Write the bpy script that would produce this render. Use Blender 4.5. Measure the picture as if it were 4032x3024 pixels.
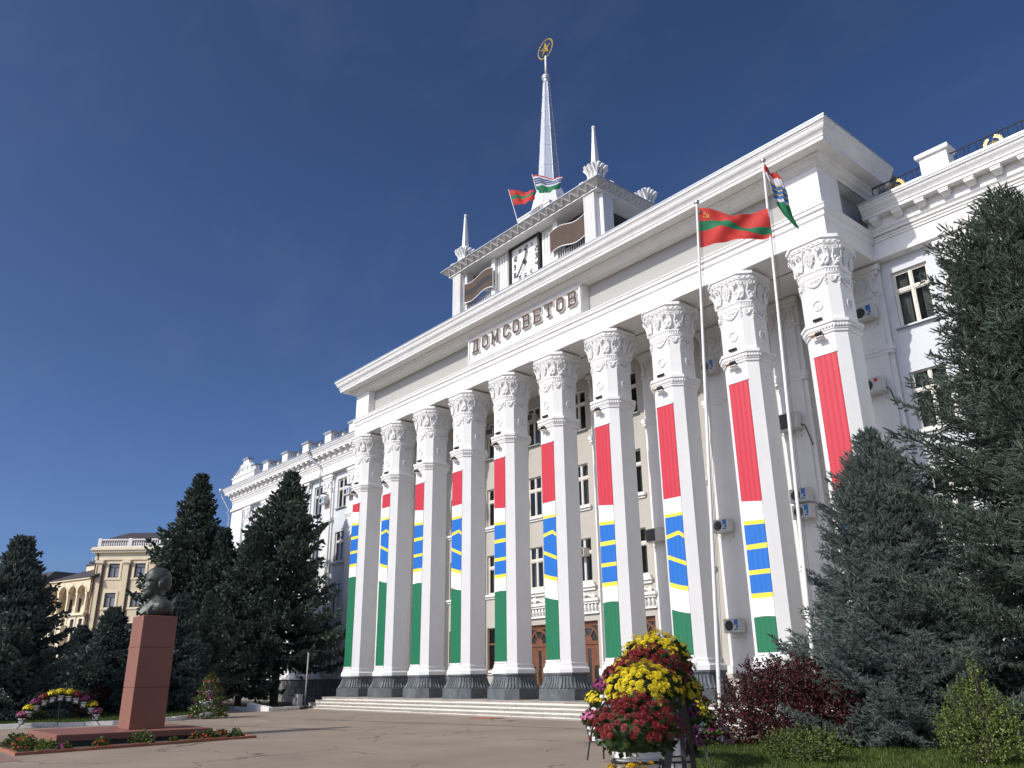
import bpy, bmesh, math, random
import numpy as np
from mathutils import Vector, Matrix, Euler

for o in list(bpy.data.objects):
    bpy.data.objects.remove(o, do_unlink=True)
SC = bpy.context.scene
COL = SC.collection
R = math.radians
PI = math.pi
random.seed(7)
RNG = np.random.default_rng(11)

# ------------------------------------------------------------------ camera
def make_camera():
    yaw, pitch, roll = -0.869052840, 0.345551131, -0.0121242849
    f = Vector((math.sin(yaw) * math.cos(pitch), math.cos(yaw) * math.cos(pitch), math.sin(pitch)))
    r0 = Vector((math.cos(yaw), -math.sin(yaw), 0))
    u0 = r0.cross(f)
    r = math.cos(roll) * r0 + math.sin(roll) * u0
    u = -math.sin(roll) * r0 + math.cos(roll) * u0
    cd = bpy.data.cameras.new('camera')
    cam = bpy.data.objects.new('camera', cd)
    COL.objects.link(cam)
    m = Matrix(((r.x, u.x, -f.x, 45.552), (r.y, u.y, -f.y, -25.462), (r.z, u.z, -f.z, 1.571), (0, 0, 0, 1)))
    cam.matrix_world = m
    cd.sensor_fit = 'HORIZONTAL'
    cd.sensor_width = 36.0
    cd.lens = 3209.75 / 4032 * 36.0
    cd.clip_start = 0.1
    cd.clip_end = 3000
    SC.camera = cam
make_camera()

# ------------------------------------------------------------------ sun and sky
SUN_EL, SUN_AZ = R(36.5), R(6.0)      # azimuth: degrees to the left (-x) of the facade normal (-y)
to_sun = Vector((-math.sin(SUN_AZ) * math.cos(SUN_EL), -math.cos(SUN_AZ) * math.cos(SUN_EL), math.sin(SUN_EL)))
sd = bpy.data.lights.new('sun', 'SUN')
sd.energy = 3.45
sd.angle = R(0.53)
sd.color = (1.0, 0.955, 0.88)
so = bpy.data.objects.new('sun', sd)
COL.objects.link(so)
so.rotation_euler = (-to_sun).to_track_quat('-Z', 'Y').to_euler()
so.location = (0, -60, 60)

W = bpy.data.worlds.new('World')
SC.world = W
W.use_nodes = True
nt = W.node_tree
nt.nodes.clear()
sky = nt.nodes.new('ShaderNodeTexSky')
sky.sky_type = 'NISHITA'
sky.sun_disc = False
sky.sun_elevation = SUN_EL
sky.sun_rotation = math.atan2(to_sun.x, to_sun.y)
sky.altitude = 0
sky.air_density = 0.55
sky.dust_density = 2.0
sky.ozone_density = 5.0
bg = nt.nodes.new('ShaderNodeBackground')
bg.inputs[1].default_value = 0.096
wo = nt.nodes.new('ShaderNodeOutputWorld')
# faint high cirrus
tc = nt.nodes.new('ShaderNodeTexCoord')
mp = nt.nodes.new('ShaderNodeMapping')
mp.inputs['Rotation'].default_value = (0.35, 0.5, 0.9)
mp.inputs['Scale'].default_value = (1.2, 5.0, 5.5)
nz = nt.nodes.new('ShaderNodeTexNoise')
nz.inputs['Scale'].default_value = 1.7
nz.inputs['Detail'].default_value = 7
nz.inputs['Roughness'].default_value = 0.62
rp = nt.nodes.new('ShaderNodeValToRGB')
rp.color_ramp.elements[0].position = 0.50
rp.color_ramp.elements[0].color = (0, 0, 0, 1)
rp.color_ramp.elements[1].position = 0.92
rp.color_ramp.elements[1].color = (0.075, 0.075, 0.075, 1)
mx = nt.nodes.new('ShaderNodeMixRGB')
mx.inputs[2].default_value = (3.6, 3.9, 4.4, 1)
nt.links.new(tc.outputs['Generated'], mp.inputs['Vector'])
nt.links.new(mp.outputs[0], nz.inputs['Vector'])
nt.links.new(nz.outputs[0], rp.inputs[0])
nt.links.new(rp.outputs[0], mx.inputs[0])
gm = nt.nodes.new('ShaderNodeGamma')
gm.inputs[1].default_value = 1.22
nt.links.new(sky.outputs[0], gm.inputs[0])
nt.links.new(gm.outputs[0], mx.inputs[1])
nt.links.new(mx.outputs[0], bg.inputs[0])
nt.links.new(bg.outputs[0], wo.inputs[0])

SC.view_settings.view_transform = 'Standard'
SC.view_settings.look = 'None'
SC.view_settings.exposure = 0.1
SC.view_settings.gamma = 1.0
SC.view_settings.use_curve_mapping = False
SC.render.engine = 'CYCLES'
SC.cycles.max_bounces = 8
SC.cycles.transparent_max_bounces = 12

# ------------------------------------------------------------------ helpers
def setp(o, label=None, cat=None, group=None, kind=None):
    if label: o['label'] = label
    if cat: o['category'] = cat
    if group: o['group'] = group
    if kind: o['kind'] = kind
    return o

def thing(name, label, cat, loc=(0, 0, 0), group=None, rot=None):
    o = bpy.data.objects.new(name, None)
    o.empty_display_size = 0.2
    COL.objects.link(o)
    o.location = loc
    if rot is not None: o.rotation_euler = rot
    return setp(o, label, cat, group)

def link(name, me, parent=None, loc=None, rot=None, scale=None):
    o = bpy.data.objects.new(name, me)
    COL.objects.link(o)
    if parent is not None: o.parent = parent
    if loc is not None: o.location = loc
    if rot is not None: o.rotation_euler = rot
    if scale is not None: o.scale = scale
    return o

def kids(o):
    return [c for c in bpy.data.objects if c.parent == o]

def copy_tree(o, loc=None, rot=None, scale=None, label=None, parent=None, children=None):
    ch = children if children is not None else KIDS.get(o.name)
    if ch is None: ch = kids(o)
    c = o.copy()
    COL.objects.link(c)
    if parent is not None: c.parent = parent
    if loc is not None: c.location = loc
    if rot is not None: c.rotation_euler = rot
    if scale is not None: c.scale = scale
    if label: c['label'] = label
    for k in ch:
        copy_tree(k, parent=c)
    return c
KIDS = {}

class MB:
    def __init__(s): s.v = []; s.f = []; s.m = []
    def add(s, vs, fs, mi=0):
        n = len(s.v)
        s.v.extend([tuple(v) for v in vs])
        for f in fs:
            s.f.append(tuple(i + n for i in f)); s.m.append(mi)
        return s
    def box(s, x0, x1, y0, y1, z0, z1, mi=0):
        vs = [(x0, y0, z0), (x1, y0, z0), (x1, y1, z0), (x0, y1, z0), (x0, y0, z1), (x1, y0, z1), (x1, y1, z1), (x0, y1, z1)]
        return s.add(vs, [(0, 3, 2, 1), (4, 5, 6, 7), (0, 1, 5, 4), (1, 2, 6, 5), (2, 3, 7, 6), (3, 0, 4, 7)], mi)
    def obox(s, c, size, M=None, mi=0):
        a = [v / 2 for v in size]
        vs = [Vector((sx * a[0], sy * a[1], sz * a[2])) for sz in (-1, 1) for sx, sy in ((-1, -1), (1, -1), (1, 1), (-1, 1))]
        if M is not None: vs = [M @ v for v in vs]
        vs = [v + Vector(c) for v in vs]
        return s.add(vs, [(0, 3, 2, 1), (4, 5, 6, 7), (0, 1, 5, 4), (1, 2, 6, 5), (2, 3, 7, 6), (3, 0, 4, 7)], mi)
    def prism(s, poly, fn, d0, d1, mi=0, mside=None):
        """poly: 2D ccw outline; fn(u, v, d) -> 3D; extruded d0..d1 (front cap at d1)"""
        n = len(poly)
        vs = [fn(u, v, d0) for u, v in poly] + [fn(u, v, d1) for u, v in poly]
        s.add(vs, [tuple(range(n, 2 * n))], mi)
        s.add(vs, [tuple(reversed(range(n)))] + [(i, (i + 1) % n, n + (i + 1) % n, n + i) for i in range(n)], mi if mside is None else mside)
        return s
    def loft(s, rings, cap0=True, cap1=True, mi=0):
        n = len(rings[0]); vs = [p for r in rings for p in r]; fs = []
        for k in range(len(rings) - 1):
            for i in range(n):
                a = k * n + i; b = k * n + (i + 1) % n
                fs.append((a, b, b + n, a + n))
        if cap0: fs.append(tuple(reversed(range(n))))
        if cap1: fs.append(tuple(range((len(rings) - 1) * n, len(rings) * n)))
        return s.add(vs, fs, mi)
    def lathe(s, prof, n=16, c=(0, 0, 0), mi=0, cap0=True, cap1=True):
        return s.loft([[(c[0] + r * math.cos(2 * PI * i / n), c[1] + r * math.sin(2 * PI * i / n), c[2] + z) for i in range(n)] for r, z in prof], cap0, cap1, mi)
    def tube(s, pts, r, n=6, mi=0, cap=True):
        pts = [Vector(p) for p in pts]
        rs = r if isinstance(r, (list, tuple)) else [r] * len(pts)
        rings = []; prev = None
        for i, p in enumerate(pts):
            t = (pts[min(i + 1, len(pts) - 1)] - pts[max(i - 1, 0)])
            if t.length < 1e-9: t = Vector((0, 0, 1))
            t.normalize()
            if prev is None:
                a = Vector((0, 0, 1)) if abs(t.z) < 0.9 else Vector((1, 0, 0))
                x = t.cross(a).normalized()
            else:
                x = (prev - t * prev.dot(t))
                x = x.normalized() if x.length > 1e-6 else t.orthogonal().normalized()
            prev = x; y = t.cross(x)
            rings.append([p + (x * math.cos(2 * PI * k / n) + y * math.sin(2 * PI * k / n)) * rs[i] for k in range(n)])
        return s.loft(rings, cap, cap, mi)
    def ball(s, c, r, n=8, m=5, mi=0):
        rx, ry, rz = r if isinstance(r, (tuple, list)) else (r, r, r)
        vs = [(c[0], c[1], c[2] - rz)]
        for j in range(1, m):
            th = -PI / 2 + PI * j / m
            for i in range(n):
                ph = 2 * PI * i / n
                vs.append((c[0] + rx * math.cos(th) * math.cos(ph), c[1] + ry * math.cos(th) * math.sin(ph), c[2] + rz * math.sin(th)))
        vs.append((c[0], c[1], c[2] + rz))
        fs = []
        for i in range(n): fs.append((0, 1 + (i + 1) % n, 1 + i))
        for j in range(m - 2):
            for i in range(n):
                a = 1 + j * n + i; b = 1 + j * n + (i + 1) % n
                fs.append((a, b, b + n, a + n))
        t = len(vs) - 1; o = 1 + (m - 2) * n
        for i in range(n): fs.append((o + i, o + (i + 1) % n, t))
        return s.add(vs, fs, mi)
    def merge(s, other, M=None, mi=None):
        vs = other.v if M is None else [M @ Vector(v) for v in other.v]
        n = len(s.v); s.v.extend([tuple(v) for v in vs])
        for f, m in zip(other.f, other.m):
            s.f.append(tuple(i + n for i in f)); s.m.append(m if mi is None else mi)
        return s
    def mesh(s, name, mats, smooth=False, angle=None):
        me = bpy.data.meshes.new(name)
        me.from_pydata(s.v, [], s.f)
        if not isinstance(mats, (list, tuple)): mats = [mats]
        for m in mats: me.materials.append(m)
        if len(mats) > 1: me.polygons.foreach_set('material_index', np.array(s.m, dtype=np.int32))
        if smooth:
            me.polygons.foreach_set('use_smooth', np.ones(len(me.polygons), dtype=bool))
            if angle is not None:
                try: me.set_sharp_from_angle(angle=R(angle))
                except Exception: pass
        me.update()
        return me
    def build(s, name, mats, parent=None, smooth=False, loc=None, rot=None, angle=None):
        return link(name, s.mesh(name, mats, smooth, angle), parent, loc, rot)

def np_mesh(name, verts, faces, mats, mat_idx=None, smooth=False):
    """verts (N,3) array, faces (M,k) array, all faces of k corners"""
    me = bpy.data.meshes.new(name)
    nv, nf, k = len(verts), len(faces), faces.shape[1]
    me.vertices.add(nv); me.vertices.foreach_set('co', np.asarray(verts, dtype=np.float32).ravel())
    me.loops.add(nf * k); me.loops.foreach_set('vertex_index', np.asarray(faces, dtype=np.int32).ravel())
    me.polygons.add(nf)
    me.polygons.foreach_set('loop_start', np.arange(0, nf * k, k, dtype=np.int32))
    me.polygons.foreach_set('loop_total', np.full(nf, k, dtype=np.int32))
    if not isinstance(mats, (list, tuple)): mats = [mats]
    for m in mats: me.materials.append(m)
    if mat_idx is not None: me.polygons.foreach_set('material_index', np.asarray(mat_idx, dtype=np.int32))
    if smooth: me.polygons.foreach_set('use_smooth', np.ones(nf, dtype=bool))
    me.update(calc_edges=True)
    return me

def frames(dirs, rng, roll=True):
    """orthonormal frames (N,3,3) whose third column is dirs"""
    d = dirs / np.linalg.norm(dirs, axis=1, keepdims=True)
    a = np.where(np.abs(d[:, 2:3]) < 0.9, np.array([[0, 0, 1.0]]), np.array([[1.0, 0, 0]]))
    x = np.cross(a, d); x /= np.linalg.norm(x, axis=1, keepdims=True)
    y = np.cross(d, x)
    if roll:
        t = rng.uniform(0, 2 * PI, len(d))[:, None]
        x, y = x * np.cos(t) + y * np.sin(t), y * np.cos(t) - x * np.sin(t)
    return np.stack([x, y, d], axis=2)

def scatter(tv, tf, pos, fr, scl):
    """copies of a template (tv verts, tf faces) at pos with frames fr and per-copy scale scl"""
    N = len(pos); nv = len(tv)
    sc = scl[:, None, None] if np.ndim(scl) == 1 else scl[:, None, :]
    V = np.einsum('nij,nkj->nki', fr, tv[None] * sc) + pos[:, None, :]
    F = tf[None] + (np.arange(N) * nv)[:, None, None]
    return V.reshape(-1, 3), F.reshape(-1, tf.shape[1])

# ------------------------------------------------------------------ materials
MATS = {}
def _nodes(name):
    m = bpy.data.materials.new(name)
    m.use_nodes = True
    n = m.node_tree
    b = n.nodes['Principled BSDF']
    MATS[name] = m
    return m, n, b

def noise(n, vec, scale, detail=5, rough=0.6):
    t = n.nodes.new('ShaderNodeTexNoise')
    t.inputs['Scale'].default_value = scale
    t.inputs['Detail'].default_value = detail
    t.inputs['Roughness'].default_value = rough
    n.links.new(vec, t.inputs['Vector'])
    return t.outputs[0]

def ramp(n, fac, stops):
    r = n.nodes.new('ShaderNodeValToRGB')
    e = r.color_ramp.elements
    while len(e) < len(stops): e.new(0.5)
    for k, (p, c) in enumerate(stops):
        e[k].position = p
        e[k].color = (c[0], c[1], c[2], 1) if isinstance(c, (tuple, list)) else (c, c, c, 1)
    n.links.new(fac, r.inputs[0])
    return r.outputs[0]

def mixc(n, fac, a, b, mode='MIX'):
    x = n.nodes.new('ShaderNodeMixRGB')
    x.blend_type = mode
    for k, v in ((0, fac), (1, a), (2, b)):
        if hasattr(v, 'is_linked') or hasattr(v, 'node'): n.links.new(v, x.inputs[k])
        elif k == 0: x.inputs[0].default_value = v
        else: x.inputs[k].default_value = (v[0], v[1], v[2], 1)
    return x.outputs[0]

def vscale(n, vec, s):
    m = n.nodes.new('ShaderNodeMapping')
    m.inputs['Scale'].default_value = s
    n.links.new(vec, m.inputs['Vector'])
    return m.outputs[0]

def mat(name, col, rough=0.8, var=0.12, scale=1.5, dirt=None, dirt_amt=0.0, streak=0.0, bump=0.0, bscale=60, metal=0.0, spec=None, fine=0.0):
    m, n, b = _nodes(name)
    g = n.nodes.new('ShaderNodeNewGeometry').outputs['Position']
    c0 = tuple(v * (1 - var) for v in col); c1 = tuple(min(1, v * (1 + var * 0.6)) for v in col)
    c = ramp(n, noise(n, g, scale), [(0.3, c0), (0.7, c1)])
    if fine > 0:
        c = mixc(n, 1.0, c, ramp(n, noise(n, g, 55, 4, 0.7), [(0.3, 1 - fine), (0.7, 1.0)]), 'MULTIPLY')
    if dirt is not None:
        f = ramp(n, noise(n, g, scale * 1.7 + 0.37, 8, 0.7), [(0.55, 0.0), (0.75, dirt_amt)])
        c = mixc(n, f, c, dirt)
    if streak > 0:
        f = ramp(n, noise(n, vscale(n, g, (5, 5, 0.35)), 1.3, 6, 0.65), [(0.52, 0.0), (0.8, streak)])
        c = mixc(n, f, c, dirt if dirt is not None else tuple(v * 0.5 for v in col))
    n.links.new(c, b.inputs['Base Color'])
    b.inputs['Roughness'].default_value = rough
    b.inputs['Metallic'].default_value = metal
    if spec is not None: b.inputs['Specular IOR Level'].default_value = spec
    if bump > 0:
        bp = n.nodes.new('ShaderNodeBump')
        bp.inputs['Strength'].default_value = bump
        bp.inputs['Distance'].default_value = 0.02
        n.links.new(noise(n, g, bscale, 4, 0.6), bp.inputs['Height'])
        n.links.new(bp.outputs[0], b.inputs['Normal'])
    return m

def leafmat(name, c0, c1, c2=None, rough=0.6, trans=0.15, scale=0.5):
    m, n, b = _nodes(name)
    geo = n.nodes.new('ShaderNodeNewGeometry')
    rnd = geo.outputs['Random Per Island']
    stops = [(0.0, c0), (1.0, c1)] if c2 is None else [(0.0, c0), (0.75, c1), (1.0, c2)]
    c = ramp(n, rnd, stops)
    big = ramp(n, noise(n, geo.outputs['Position'], scale, 3), [(0.3, 0.72), (0.7, 1.15)])
    c = mixc(n, 1.0, c, big, 'MULTIPLY')
    n.links.new(c, b.inputs['Base Color'])
    b.inputs['Roughness'].default_value = rough
    b.inputs['Specular IOR Level'].default_value = 0.3
    if trans > 0:
        tr = n.nodes.new('ShaderNodeBsdfTranslucent')
        n.links.new(c, tr.inputs['Color'])
        ms = n.nodes.new('ShaderNodeMixShader')
        ms.inputs[0].default_value = trans
        n.links.new(b.outputs[0], ms.inputs[1]); n.links.new(tr.outputs[0], ms.inputs[2])
        n.links.new(ms.outputs[0], n.nodes['Material Output'].inputs['Surface'])
    return m

def glassmat(name, tint=(0.5, 0.55, 0.55), mix=0.75):
    m, n, b = _nodes(name)
    n.nodes.remove(b)
    gl = n.nodes.new('ShaderNodeBsdfGlossy'); gl.inputs['Roughness'].default_value = 0.03
    gl.inputs['Color'].default_value = (0.85, 0.9, 0.95, 1)
    tr = n.nodes.new('ShaderNodeBsdfTransparent'); tr.inputs['Color'].default_value = (*tint, 1)
    fr = n.nodes.new('ShaderNodeFresnel'); fr.inputs['IOR'].default_value = 1.6
    ms = n.nodes.new('ShaderNodeMixShader')
    n.links.new(fr.outputs[0], ms.inputs[0]); n.links.new(tr.outputs[0], ms.inputs[1]); n.links.new(gl.outputs[0], ms.inputs[2])
    n.links.new(ms.outputs[0], n.nodes['Material Output'].inputs['Surface'])
    return m

WHITE = mat('white_paint', (0.80, 0.795, 0.775), 0.75, 0.035, 0.9, (0.42, 0.40, 0.37), 0.10, 0.12, 0.12, 45)
WHITE2 = mat('white_plaster', (0.79, 0.78, 0.76), 0.8, 0.04, 0.7, (0.38, 0.36, 0.33), 0.16, 0.16, 0.15, 45)
CORN = mat('cornice_paint', (0.77, 0.765, 0.75), 0.8, 0.06, 1.2, (0.22, 0.205, 0.19), 0.35, 0.22, 0.25, 30)
TOWERW = mat('tower_paint', (0.76, 0.755, 0.735), 0.8, 0.05, 1.0, (0.34, 0.32, 0.29), 0.22, 0.35, 0.2, 40)
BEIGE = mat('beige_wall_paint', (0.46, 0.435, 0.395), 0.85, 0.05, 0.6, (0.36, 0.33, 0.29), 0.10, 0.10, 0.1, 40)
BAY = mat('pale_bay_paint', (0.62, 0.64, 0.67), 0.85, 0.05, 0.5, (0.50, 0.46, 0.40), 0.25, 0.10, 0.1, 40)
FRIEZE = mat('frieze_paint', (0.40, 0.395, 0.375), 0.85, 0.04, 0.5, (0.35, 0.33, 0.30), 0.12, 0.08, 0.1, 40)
PLINTH = mat('dark_base_paint', (0.105, 0.118, 0.128), 0.55, 0.28, 2.2, (0.27, 0.29, 0.31), 0.75, 0.35, 0.35, 22)
STEP = mat('worn_step_stone', (0.36, 0.325, 0.28), 0.85, 0.2, 1.8, (0.16, 0.14, 0.12), 0.4, 0.0, 0.4, 35, fine=0.25)
RISER = mat('step_white_paint', (0.72, 0.69, 0.62), 0.85, 0.12, 3.0, (0.33, 0.29, 0.24), 0.85, 0.0, 0.3, 40)
BASESTONE = mat('basement_stone', (0.235, 0.225, 0.20), 0.9, 0.22, 1.6, (0.10, 0.095, 0.085), 0.5, 0.15, 0.5, 25, fine=0.3)
KERB = mat('kerb_whitewash', (0.74, 0.72, 0.68), 0.85, 0.08, 3.0, (0.36, 0.33, 0.29), 0.6, 0.0, 0.3, 40)
FRAME = mat('cream_frame_paint', (0.70, 0.67, 0.60), 0.6, 0.05, 2.0, (0.45, 0.42, 0.36), 0.3, 0.0, 0.1, 60)
BROWNFRAME = mat('brown_frame', (0.20, 0.105, 0.065), 0.5, 0.15, 4.0)
WOOD = mat('door_wood', (0.185, 0.075, 0.042), 0.45, 0.25, 3.0, bump=0.1)
GLASS = glassmat('window_glass')
DARKGLASS = mat('dark_glass', (0.035, 0.038, 0.04), 0.08, 0.1, 1.0, spec=0.6)
ROOM = mat('room_interior', (0.10, 0.10, 0.105), 0.9, 0.2, 0.6)
CURTAIN = mat('curtain_cloth', (0.42, 0.41, 0.39), 0.9, 0.15, 1.2)
METALROOF = mat('zinc_sheet', (0.46, 0.49, 0.52), 0.42, 0.12, 1.2, metal=0.55, bump=0.08)
ZIGP = mat('zigzag_panel_shaded', (0.46, 0.455, 0.44), 0.85, 0.08, 1.5, (0.25, 0.235, 0.22), 0.4, 0.2)  # grey with dirt, darkened below the relief tone to paint in recess shade
ZIGB = mat('zigzag_relief', (0.62, 0.615, 0.60), 0.85, 0.08, 1.5, (0.30, 0.28, 0.26), 0.3, 0.2)
SPIRE = mat('spire_sheet', (0.74, 0.75, 0.77), 0.36, 0.07, 1.1, (0.5, 0.51, 0.53), 0.3, 0.12, metal=0.7, bump=0.06, bscale=8)
GOLD = mat('gold_paint', (0.50, 0.335, 0.10), 0.38, 0.12, 4.0, metal=0.5)
BLACK = mat('black_metal', (0.022, 0.022, 0.024), 0.5, 0.2, 5.0)
IRON = mat('painted_iron', (0.03, 0.033, 0.04), 0.55, 0.2, 5.0)
ACW = mat('casing_enamel', (0.62, 0.61, 0.58), 0.45, 0.06, 3.0, (0.35, 0.33, 0.29), 0.4, 0.1)
GRILLE = mat('fan_grille_plastic', (0.06, 0.06, 0.06), 0.6, 0.1, 5.0)
STICKB = mat('sticker_blue', (0.02, 0.17, 0.52), 0.4, 0.05, 3.0)
STICKR = mat('sticker_red', (0.55, 0.03, 0.03), 0.4, 0.05, 3.0)
BROWN = mat('letter_brown', (0.085, 0.047, 0.040), 0.5, 0.08, 3.0)
BOARD = mat('board_brown', (0.078, 0.048, 0.033), 0.75, 0.2, 2.0, (0.13, 0.09, 0.065), 0.4, 0.0, 0.1)
BOARDK = mat('board_black', (0.024, 0.021, 0.02), 0.6, 0.15, 2.0)
RED = mat('banner_red', (0.52, 0.026, 0.046), 0.55, 0.04, 1.0)
GREEN = mat('banner_green', (0.008, 0.150, 0.066), 0.55, 0.06, 1.0)
BLUE = mat('banner_blue', (0.006, 0.135, 0.50), 0.55, 0.04, 1.0)
YELLOW = mat('banner_yellow', (0.78, 0.66, 0.05), 0.55, 0.04, 1.0)
BWHITE = mat('banner_white', (0.80, 0.80, 0.80), 0.55, 0.03, 1.0)
def cloth(name, col):
    m, n, b = _nodes(name)
    g = n.nodes.new('ShaderNodeNewGeometry').outputs['Position']
    c = ramp(n, noise(n, g, 6, 4), [(0.3, tuple(v * 0.88 for v in col)), (0.7, col)])
    n.links.new(c, b.inputs['Base Color']); b.inputs['Roughness'].default_value = 0.75
    tr = n.nodes.new('ShaderNodeBsdfTranslucent'); n.links.new(c, tr.inputs['Color'])
    ms = n.nodes.new('ShaderNodeMixShader'); ms.inputs[0].default_value = 0.25
    n.links.new(b.outputs[0], ms.inputs[1]); n.links.new(tr.outputs[0], ms.inputs[2])
    n.links.new(ms.outputs[0], n.nodes['Material Output'].inputs['Surface'])
    return m
FRED = cloth('flag_red', (0.60, 0.045, 0.035)); FGREEN = cloth('flag_green', (0.02, 0.20, 0.09))
FWHITE = cloth('flag_white', (0.74, 0.72, 0.76)); FBLUE = cloth('flag_blue', (0.05, 0.17, 0.42)); FYEL = cloth('flag_yellow', (0.72, 0.48, 0.10))
FNAVY = cloth('flag_navy', (0.03, 0.08, 0.22))
POLE = mat('flagpole_paint', (0.70, 0.69, 0.66), 0.5, 0.05, 2.0, (0.4, 0.36, 0.3), 0.3, 0.1)
GRANITE = mat('red_granite', (0.29, 0.125, 0.085), 0.5, 0.1, 1.2, (0.20, 0.085, 0.06), 0.4, 0.0, 0.05, 60, fine=0.3)
BRONZE = mat('bronze_patina', (0.062, 0.072, 0.062), 0.5, 0.25, 3.0, (0.15, 0.17, 0.145), 0.5, 0.25, 0.25, 25, metal=0.35)
CLAY = mat('border_brick', (0.33, 0.13, 0.075), 0.8, 0.2, 4.0, (0.2, 0.12, 0.08), 0.4)
SOIL = mat('bed_soil', (0.075, 0.055, 0.04), 0.95, 0.3, 4.0, bump=0.6, bscale=25, fine=0.4)
BARK = mat('spruce_bark', (0.085, 0.065, 0.052), 0.9, 0.3, 6.0, bump=0.5, bscale=40)
SAND = mat('sandstone_render', (0.70, 0.59, 0.415), 0.85, 0.05, 0.3, (0.42, 0.34, 0.24), 0.15, 0.12)
SANDTRIM = mat('pale_stone_trim', (0.76, 0.67, 0.50), 0.85, 0.05, 0.4)
SLATE = mat('dark_roof_tile', (0.055, 0.05, 0.052), 0.7, 0.2, 1.0)
BALW = mat('balustrade_white', (0.78, 0.76, 0.73), 0.7, 0.05, 1.0)
POT = mat('pot_plastic_white', (0.78, 0.78, 0.76), 0.35, 0.05, 4.0, (0.4, 0.36, 0.3), 0.3)
CONC = mat('grey_concrete', (0.34, 0.34, 0.33), 0.9, 0.15, 1.5, (0.2, 0.2, 0.19), 0.4, 0.2)
DIAL = mat('clock_face_white', (0.82, 0.82, 0.82), 0.5, 0.02, 1.0)
LENS = mat('lamp_lens', (0.30, 0.31, 0.30), 0.15, 0.1, 5.0)
TAN = mat('bracket_timber', (0.42, 0.31, 0.19), 0.7, 0.15, 6.0)
SPRUCE = leafmat('blue_spruce_needles', (0.10, 0.132, 0.118), (0.17, 0.21, 0.187), (0.235, 0.275, 0.245), 0.65, 0.18)
SPRUCED = leafmat('dark_spruce_needles', (0.07, 0.098, 0.076), (0.13, 0.168, 0.134), (0.19, 0.225, 0.185), 0.65, 0.18)
THUJA = leafmat('thuja_scales', (0.035, 0.055, 0.014), (0.075, 0.10, 0.03), None, 0.7, 0.1)
BERB = leafmat('barberry_leaves', (0.036, 0.012, 0.014), (0.070, 0.019, 0.022), (0.17, 0.032, 0.028), 0.55, 0.25)
GREENSH = leafmat('yellow_green_leaves', (0.05, 0.075, 0.012), (0.15, 0.19, 0.045), (0.34, 0.36, 0.14), 0.5, 0.25)
LOWSH = leafmat('juniper_sprays', (0.05, 0.075, 0.015), (0.12, 0.15, 0.04), None, 0.6, 0.15)
LEAF = leafmat('mum_leaves', (0.018, 0.034, 0.010), (0.05, 0.085, 0.022), None, 0.55, 0.15)
PETLEAF = leafmat('petunia_leaves', (0.03, 0.05, 0.012), (0.10, 0.15, 0.035), (0.20, 0.23, 0.06), 0.55, 0.25)
GRASS = leafmat('grass_blades', (0.030, 0.055, 0.008), (0.085, 0.135, 0.018), (0.16, 0.19, 0.04), 0.6, 0.25, 1.2)
MUMY = leafmat('mum_yellow', (0.62, 0.46, 0.01), (0.85, 0.70, 0.03), None, 0.6, 0.2, 4)
MUMR = leafmat('mum_dark_red', (0.10, 0.006, 0.010), (0.23, 0.016, 0.02), (0.34, 0.05, 0.04), 0.6, 0.15, 4)
MUMO = leafmat('mum_amber', (0.70, 0.38, 0.01), (0.88, 0.58, 0.02), None, 0.6, 0.2, 4)
MUMP = leafmat('mum_purple', (0.16, 0.015, 0.09), (0.30, 0.04, 0.17), None, 0.6, 0.15, 4)
MUMK = leafmat('mum_pink', (0.36, 0.07, 0.18), (0.55, 0.16, 0.30), None, 0.6, 0.2, 4)
PETW = leafmat('petunia_white', (0.66, 0.66, 0.60), (0.82, 0.82, 0.74), None, 0.6, 0.3, 4)
PETR = leafmat('petunia_red', (0.36, 0.015, 0.015), (0.60, 0.06, 0.03), None, 0.6, 0.3, 4)
PETM = leafmat('petunia_magenta', (0.26, 0.01, 0.13), (0.42, 0.03, 0.22), None, 0.6, 0.3, 4)

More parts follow.
